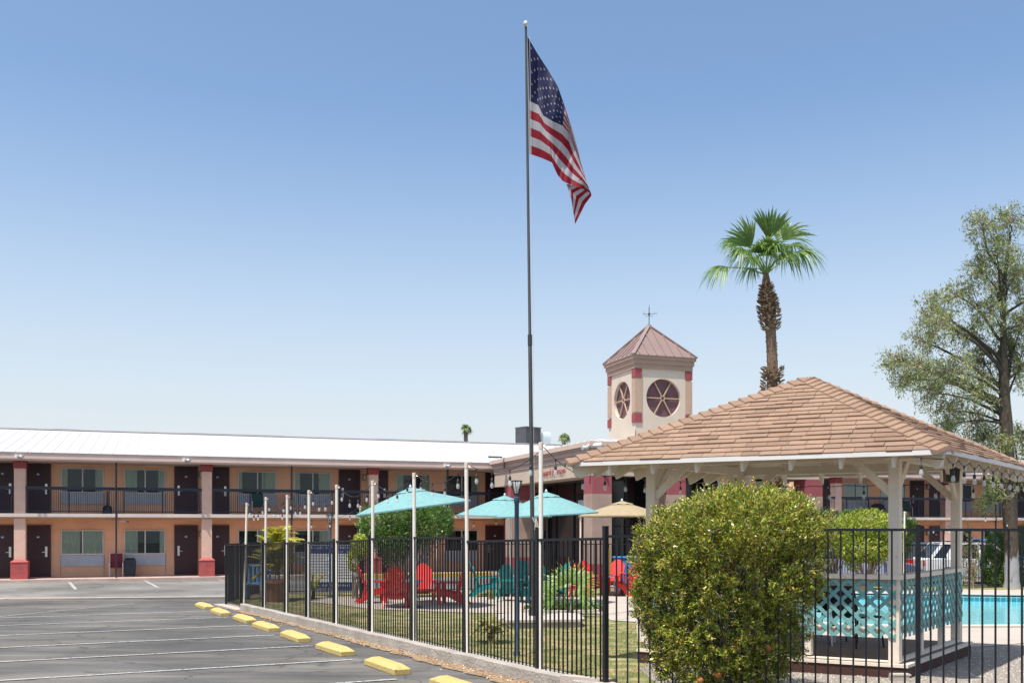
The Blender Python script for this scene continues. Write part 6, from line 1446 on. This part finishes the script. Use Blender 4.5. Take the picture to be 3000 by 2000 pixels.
def small_fan():
    Y = 22.2; bxx = (1672-CX)/F*Y; zg = gz(Y)+.05; o = thing('small_fan_palm', 'young fan palm with spiky leaves right of the flagpole', 'palm', (bxx, Y, zg)); q = lambda px, py, dy=0: P(px, py, Y+dy)-Vector((bxx, Y, zg))
    fr = MB(); pt = MB(); rs = random.Random(2)
    for px, py, dy, d, r_, sp__, dr in ((1668, 1706, -.1, (0, -.5, 1), .72, 1.75, .02), (1645, 1722, .2, (-.3, .4, .9), .62, 1.5, .05), (1694, 1742, -.2, (.85, -.3, .25), .52, 1.35, .15), (1627, 1752, -.15, (-.9, -.3, .35), .50, 1.3, .15), (1690, 1705, .2, (.5, .4, .8), .60, 1.4, .1), (1655, 1745, -.3, (-.2, -.9, .3), .38, 1.4, .3), (1610, 1705, .1, (-.75, .2, -.35), .30, .8, .2)):
        h = q(px, py, dy); pt.tube([(rs.uniform(-.04, .04), 0, 0), h*.5+Vector((0, 0, .05)), h], [.016, .012, .008], 6); fan_leaf(fr, None, h, d, r_, sp__, 26, dr, rs, up=(0, -1, .3), wseg=.024)
    pt.build('petioles', m_fan[1], o); fr.build('fronds', [leafmat('young_palm_a', (.24, .40, .07), .4, .4), leafmat('young_palm_b', (.46, .58, .22), .4, .4)], o)
    b = MB(); b.tube([(0, 0, -.02), (0, 0, .28)], [.08, .05], 10); b.build('stem', m_bark, o)
    k = thing('spade_stake', 'thin leaning metal stake beside the fan palm', 'stake', tuple(G(1668, 1812)+Vector((0, 0, .05)))); MB().tube([(0, 0, 0), (.07, 0, .5)], .016, 6).build('rod', m_chrome, k)
small_fan()
def pinnate(MBx, pb_, base, d, L_, droop, nl, ll, rs, w=.010):
    d = Vector(d).normalized(); side = d.cross(Vector((0, 0, 1))); side = side.normalized() if side.length > .05 else Vector((1, 0, 0)); pts = []
    for k in range(9): t = k/8; pts.append(base+d*(L_*t)+Vector((0, 0, -droop*L_*t*t)))
    pb_.tube(pts, [.010*(1-k/9)+.003 for k in range(9)], 5)
    for i in range(nl):
        t = .12+.88*i/nl; j = min(7, int(t*8)); f = t*8-j; c = pts[j]*(1-f)+pts[j+1]*f; tang = (pts[j+1]-pts[j]).normalized()
        for s in (-1, 1):
            dr = (tang*.75+side*s*.8+Vector((0, 0, .25))).normalized(); l_ = ll*math.sin(math.pi*(.15+.8*t))*rs.uniform(.85, 1.1); sd_ = dr.cross(Vector((0, 0, 1))).normalized()*w; tip = c+dr*l_+Vector((0, 0, -.25*l_)); md = c+dr*l_*.5
            MBx.add([c, md+sd_, tip, md-sd_], [(0, 1, 2, 3)], rs.choice((0, 0, 1)))
def feather(name, label, px, Y, base_py_z, fr_list, ms, group=None, w=.012, nl=26, ll=.24):
    bxx = (px-CX)/F*Y; zg = gz(Y)+.05; o = thing(name, label, 'palm', (bxx, Y, zg), 0, group); rs = random.Random(px); a = MB(); b = MB()
    for d, L_, dr, z0 in fr_list: pinnate(a, b, Vector((rs.uniform(-.05, .05), rs.uniform(-.05, .05), z0)), d, L_, dr, nl, ll, rs, w)
    a.build('fronds', ms, o); b.build('frond_stems', ms[1], o); MB().tube([(0, 0, -.02), (0, 0, max(.12, base_py_z))], [.07, .05], 8).build('stem', m_bark, o)
rs = random.Random(8)
frl = []
for i in range(80):
    a = rs.uniform(0, 6.283); frl.append(((math.cos(a)*.8, math.sin(a)*.8, rs.uniform(.5, 2.4)), rs.uniform(.7, 1.3), rs.uniform(.2, .55), rs.uniform(.7, 1.5)))
for a in (-2.4, -2.6, 3.0, 2.8): frl.append(((math.cos(a), -.4, .3), .75, .5, .75))
am = [leafmat('areca_yellow', (.66, .58, .09), .4, .45), leafmat('areca_green', (.38, .44, .08), .4, .45)]
feather('feather_palm', 'bushy yellow green feather palm behind the far end of the near fence', 812, 27.8, .2, frl, am, w=.015, nl=24, ll=.34)
feather('feather_palm', 'thin young feather palm in front of the notice board', 918, 28.6, .2, [((math.cos(a)*.5, math.sin(a)*.5, 1.4), rs.uniform(.7, 1.1), .4, .2) for a in np.linspace(0, 6, 7)], am, w=.012, nl=14, ll=.2)
frl = []
for i in range(30):
    a = rs.uniform(0, 6.283); frl.append(((math.cos(a)*.75, math.sin(a)*.75, rs.uniform(.3, 1.8)), rs.uniform(.42, .68), rs.uniform(.3, 1.0), .14))
feather('small_date_palm', 'small olive green date palm on the lawn left of the lamp post', 1438, 16.6, .12, frl, [leafmat('date_a', (.50, .44, .15), .3, .5), leafmat('date_b', (.32, .34, .12), .3, .5)], w=.005, nl=30, ll=.15)
def far_palm(px, py, Y, label):
    z0 = gz(60); bxx = (px-CX)/F*Y; o = thing('distant_palm_tree', label, 'palm tree', (bxx, Y, z0), 0, 'far palm trees above the roofs'); zt_ = zat(py, Y)-z0; rs = random.Random(px)
    MB().tube([(.3, 0, 0), (.15, 0, zt_*.6), (0, 0, zt_)], [.45, .36, .30], 8).build('trunk', mat('palm_trunk_far', (.22, .16, .12), .95, .2, 2), o)
    fr = MB()
    for i in range(26):
        a = rs.uniform(0, 6.283); e = rs.uniform(-.5, 1.3); d = Vector((math.cos(a)*math.cos(e)*.7+.1, math.sin(a)*math.cos(e), math.sin(e)+.2)); h = Vector((0, 0, zt_))+d*.4; fan_leaf(fr, None, h*.98, d, .95, 1.2, 10, .5, rs, wseg=.09)
    fr.build('crown', [leafmat('far_palm_a', (.20, .27, .09), .3, .5), leafmat('far_palm_b', (.28, .34, .14), .3, .5)], o)
far_palm(1364, 1252, 150, 'small distant palm tree above the white roof left of the flagpole'); far_palm(1652, 1278, 155, 'small distant palm tree above the roofs right of the flagpole')
# ---- big tree on the right
def big_tree():
    Y = 34.6; s = Y/F; bxx = (2962-CX)/F*Y; zg = gz(Y)+.04
    o = thing('mesquite_tree', 'tall drooping grey green tree with a white painted trunk base at the right edge', 'tree', (bxx, Y, zg)); q = lambda px, py, dy=0: P(px, py, Y+dy)-Vector((bxx, Y, zg))
    m_wb = mat('bark_whitewashed', (.075, .052, .036), .95, .2, 6, 1.0, 18, stretch=(3, 3, .6)); n = m_wb.node_tree
    tc = n.nodes.new('ShaderNodeTexCoord'); sx = n.nodes.new('ShaderNodeSeparateXYZ'); n.links.new(tc.outputs['Object'], sx.inputs[0]); nz = n.nodes.new('ShaderNodeTexNoise'); nz.inputs['Scale'].default_value = 7; mp = n.nodes.new('ShaderNodeMapping'); mp.inputs['Scale'].default_value = (2.5, 2.5, .4); n.links.new(tc.outputs['Object'], mp.inputs[0]); n.links.new(mp.outputs[0], nz.inputs['Vector'])
    md = n.nodes.new('ShaderNodeMath'); md.operation = 'MULTIPLY_ADD'; md.inputs[1].default_value = 1.6; n.links.new(nz.outputs['Fac'], md.inputs[0]); n.links.new(sx.outputs['Z'], md.inputs[2])
    lt = n.nodes.new('ShaderNodeMapRange'); lt.inputs[1].default_value = 1.75; lt.inputs[2].default_value = 2.0; lt.inputs[3].default_value = .8; lt.inputs[4].default_value = 0; n.links.new(md.outputs[0], lt.inputs[0])
    mx = n.nodes.new('ShaderNodeMixRGB'); mx.inputs[2].default_value = (.36, .36, .37, 1); old = [x for x in n.nodes if x.type == 'VALTORGB'][0]; n.links.new(lt.outputs[0], mx.inputs[0]); n.links.new(old.outputs[0], mx.inputs[1]); n.links.new(mx.outputs[0], n.nodes['Principled BSDF'].inputs['Base Color'])
    b = MB(); rs = random.Random(21)
    tr = [(2966, 1728, 26), (2964, 1700, 22), (2962, 1600, 21), (2958, 1480, 23), (2955, 1430, 25), (2952, 1370, 22), (2950, 1300, 19), (2947, 1240, 22), (2944, 1180, 20), (2942, 1120, 18), (2942, 1000, 11), (2940, 880, 8), (2946, 780, 6), (2962, 690, 4)]
    b.tube([q(a+rs.uniform(-2, 2), c) for a, c, r in tr], [r*s*(.82 if c < 1400 else .95)*rs.uniform(.93, 1.07) for a, c, r in tr], 16); b.build('trunk', m_wb, o, smooth=True)
    cl = [(2878, 660, 55, 42), (2955, 650, 42, 52), (2918, 735, 68, 50), (2868, 790, 52, 42), (2930, 830, 75, 55), (2800, 862, 62, 36), (2725, 905, 58, 46), (2760, 950, 70, 48), (2902, 905, 70, 55), (2985, 800, 50, 80), (2955, 990, 66, 60), (2832, 985, 66, 50), (2620, 1050, 46, 36), (2680, 1075, 66, 40), (2745, 1100, 66, 40), (2720, 1150, 60, 40), (2800, 1090, 70, 50), (2848, 1150, 72, 52), (2850, 1240, 66, 48), (2780, 1205, 56, 38), (2760, 1250, 36, 26), (2990, 1070, 70, 70), (2880, 1290, 56, 40), (2935, 1300, 45, 40), (3000, 940, 60, 80), (2985, 1290, 40, 60), (3060, 1050, 70, 120), (3060, 850, 60, 120), (2880, 1060, 60, 60), (2660, 1110, 40, 30), (2700, 1000, 50, 34), (2905, 1420, 36, 26), (2990, 1400, 28, 36), (2895, 1470, 26, 20)]
    lim = MB(); tw = MB(); PP, DD = [], []
    for px, py, rx, rz_ in cl:
        dy = rs.uniform(-1.3, 1.3) if py < 1380 else -.2; c = q(px, py, dy); tpy = min(1240, max(700, py+rs.uniform(60, 190))); 
        for (p0, p1) in zip(tr[:-1], tr[1:]):
            if p1[1] <= tpy <= p0[1]: tx_ = p0[0]+(p1[0]-p0[0])*((p0[1]-tpy)/(p0[1]-p1[1]))
        base = q(tx_, tpy); dist = (c-base).length; mid = base*.5+c*.5+Vector((rs.uniform(-.2, .2), rs.uniform(-.2, .2), .12*dist*.6)); m1 = base*.75+mid*.25+Vector((rs.uniform(-.1, .1), 0, rs.uniform(0, .2)))
        r0 = .02+.022*dist; lim.tube([base, m1, mid, mid*.45+c*.55+Vector((0, 0, .05)), c], [r0, r0*.75, r0*.55, r0*.35, .014], 7)
        nt = int(26*(rx*rz_/2500.)**.8)+8
        for k in range(nt):
            d = Vector(tuple(rdir(1)[0])); e = c+Vector((d.x*rx*s, d.y*rx*s*1.1, d.z*rz_*s))*rs.uniform(.55, 1.08); st = mid*.2+c*.8 if k % 3 else c; bnd = (st+e)/2+Vector((0, 0, .12)); tip = e+Vector((rs.uniform(-.15, .15), rs.uniform(-.15, .15), -rs.uniform(.05, .55)*(1 if d.z < .5 else .2)))
            tw.tube([st, bnd, e, tip], [.012, .007, .004, .002], 4, caps=False)
            for j in range(30):
                t = rs.random(); p = (bnd*(1-t)+e*t) if rs.random() < .42 else (e*(1-t)+tip*t); p = p+Vector((rs.gauss(0, .09), rs.gauss(0, .09), rs.gauss(0, .09))); PP.append(tuple(p)); DD.append((rs.uniform(-.6, .6), rs.uniform(-.6, .6), rs.uniform(-1, .35)))
    lim.build('limbs', m_bark, o, smooth=True); tw.build('twigs', m_twig, o)
    n = len(PP); ms = [leafmat('tree_leaf_a', (.23, .265, .085), .35, .5), leafmat('tree_leaf_b', (.33, .35, .14), .35, .5), leafmat('tree_leaf_c', (.10, .13, .045), .3, .5), leafmat('tree_leaf_d', (.40, .39, .17), .3, .5)]
    Ln = RNG.uniform(.09, .19, n); leafmesh('crown', npv(PP), npv(DD), rdir(n), Ln, Ln*RNG.uniform(.16, .27, n), ms, o, RNG.choice(4, n, p=[.35, .33, .17, .15]), .1)
big_tree()
# planter box with the yellow green shrub
Y = 33.2; o = thing('planter_box', 'brown rectangular planter box at the foot of the yellow green shrub', 'planter', ((2477-CX)/F*Y, Y-.9, gz(Y)+.05)); b = MB(); b.ext([(-.5, 0, 0), (.5, 0, 0), (.62, 0, .42), (-.62, 0, .42)], (0, .5, 0)); b.build('box', mat('planter_brown', (.12, .085, .06), .8, .1, 3), o, bevel=.01)
# low leafy clumps along the back of the patio and under the bush
m_gr2 = [leafmat('clump_a', (.22, .28, .06), .35, .5), leafmat('clump_b', (.40, .36, .12), .35, .5)]
def grass_tuft(px, py, n_, h, label, Y=None):
    g = G(px, py); o = thing('grass_tuft', label, 'grass tuft', (g.x, g.y, gz(g.y)+.02)); p = np.c_[RNG.normal(0, .05, n_), RNG.normal(0, .05, n_), RNG.uniform(.2, .6, n_)*h]; d = rdir(n_)*.5; d[:, 2] = 1; leafmesh('blades', p, d, rdir(n_), h*RNG.uniform(.6, 1.1, n_), .008, m_gr2, o)
grass_tuft(822, 1806, 60, .12, 'tiny weed tuft growing at the foot of the kerb near its far end'); grass_tuft(883, 1825, 70, .12, 'tiny weed tuft growing at the kerb foot below the second white pole span'); grass_tuft(1440, 1760, 160, .35, 'yellow and green grass clump behind the teal chair legs'); grass_tuft(1525, 1716, 200, .6, 'small yellow green plant between the teal chairs')
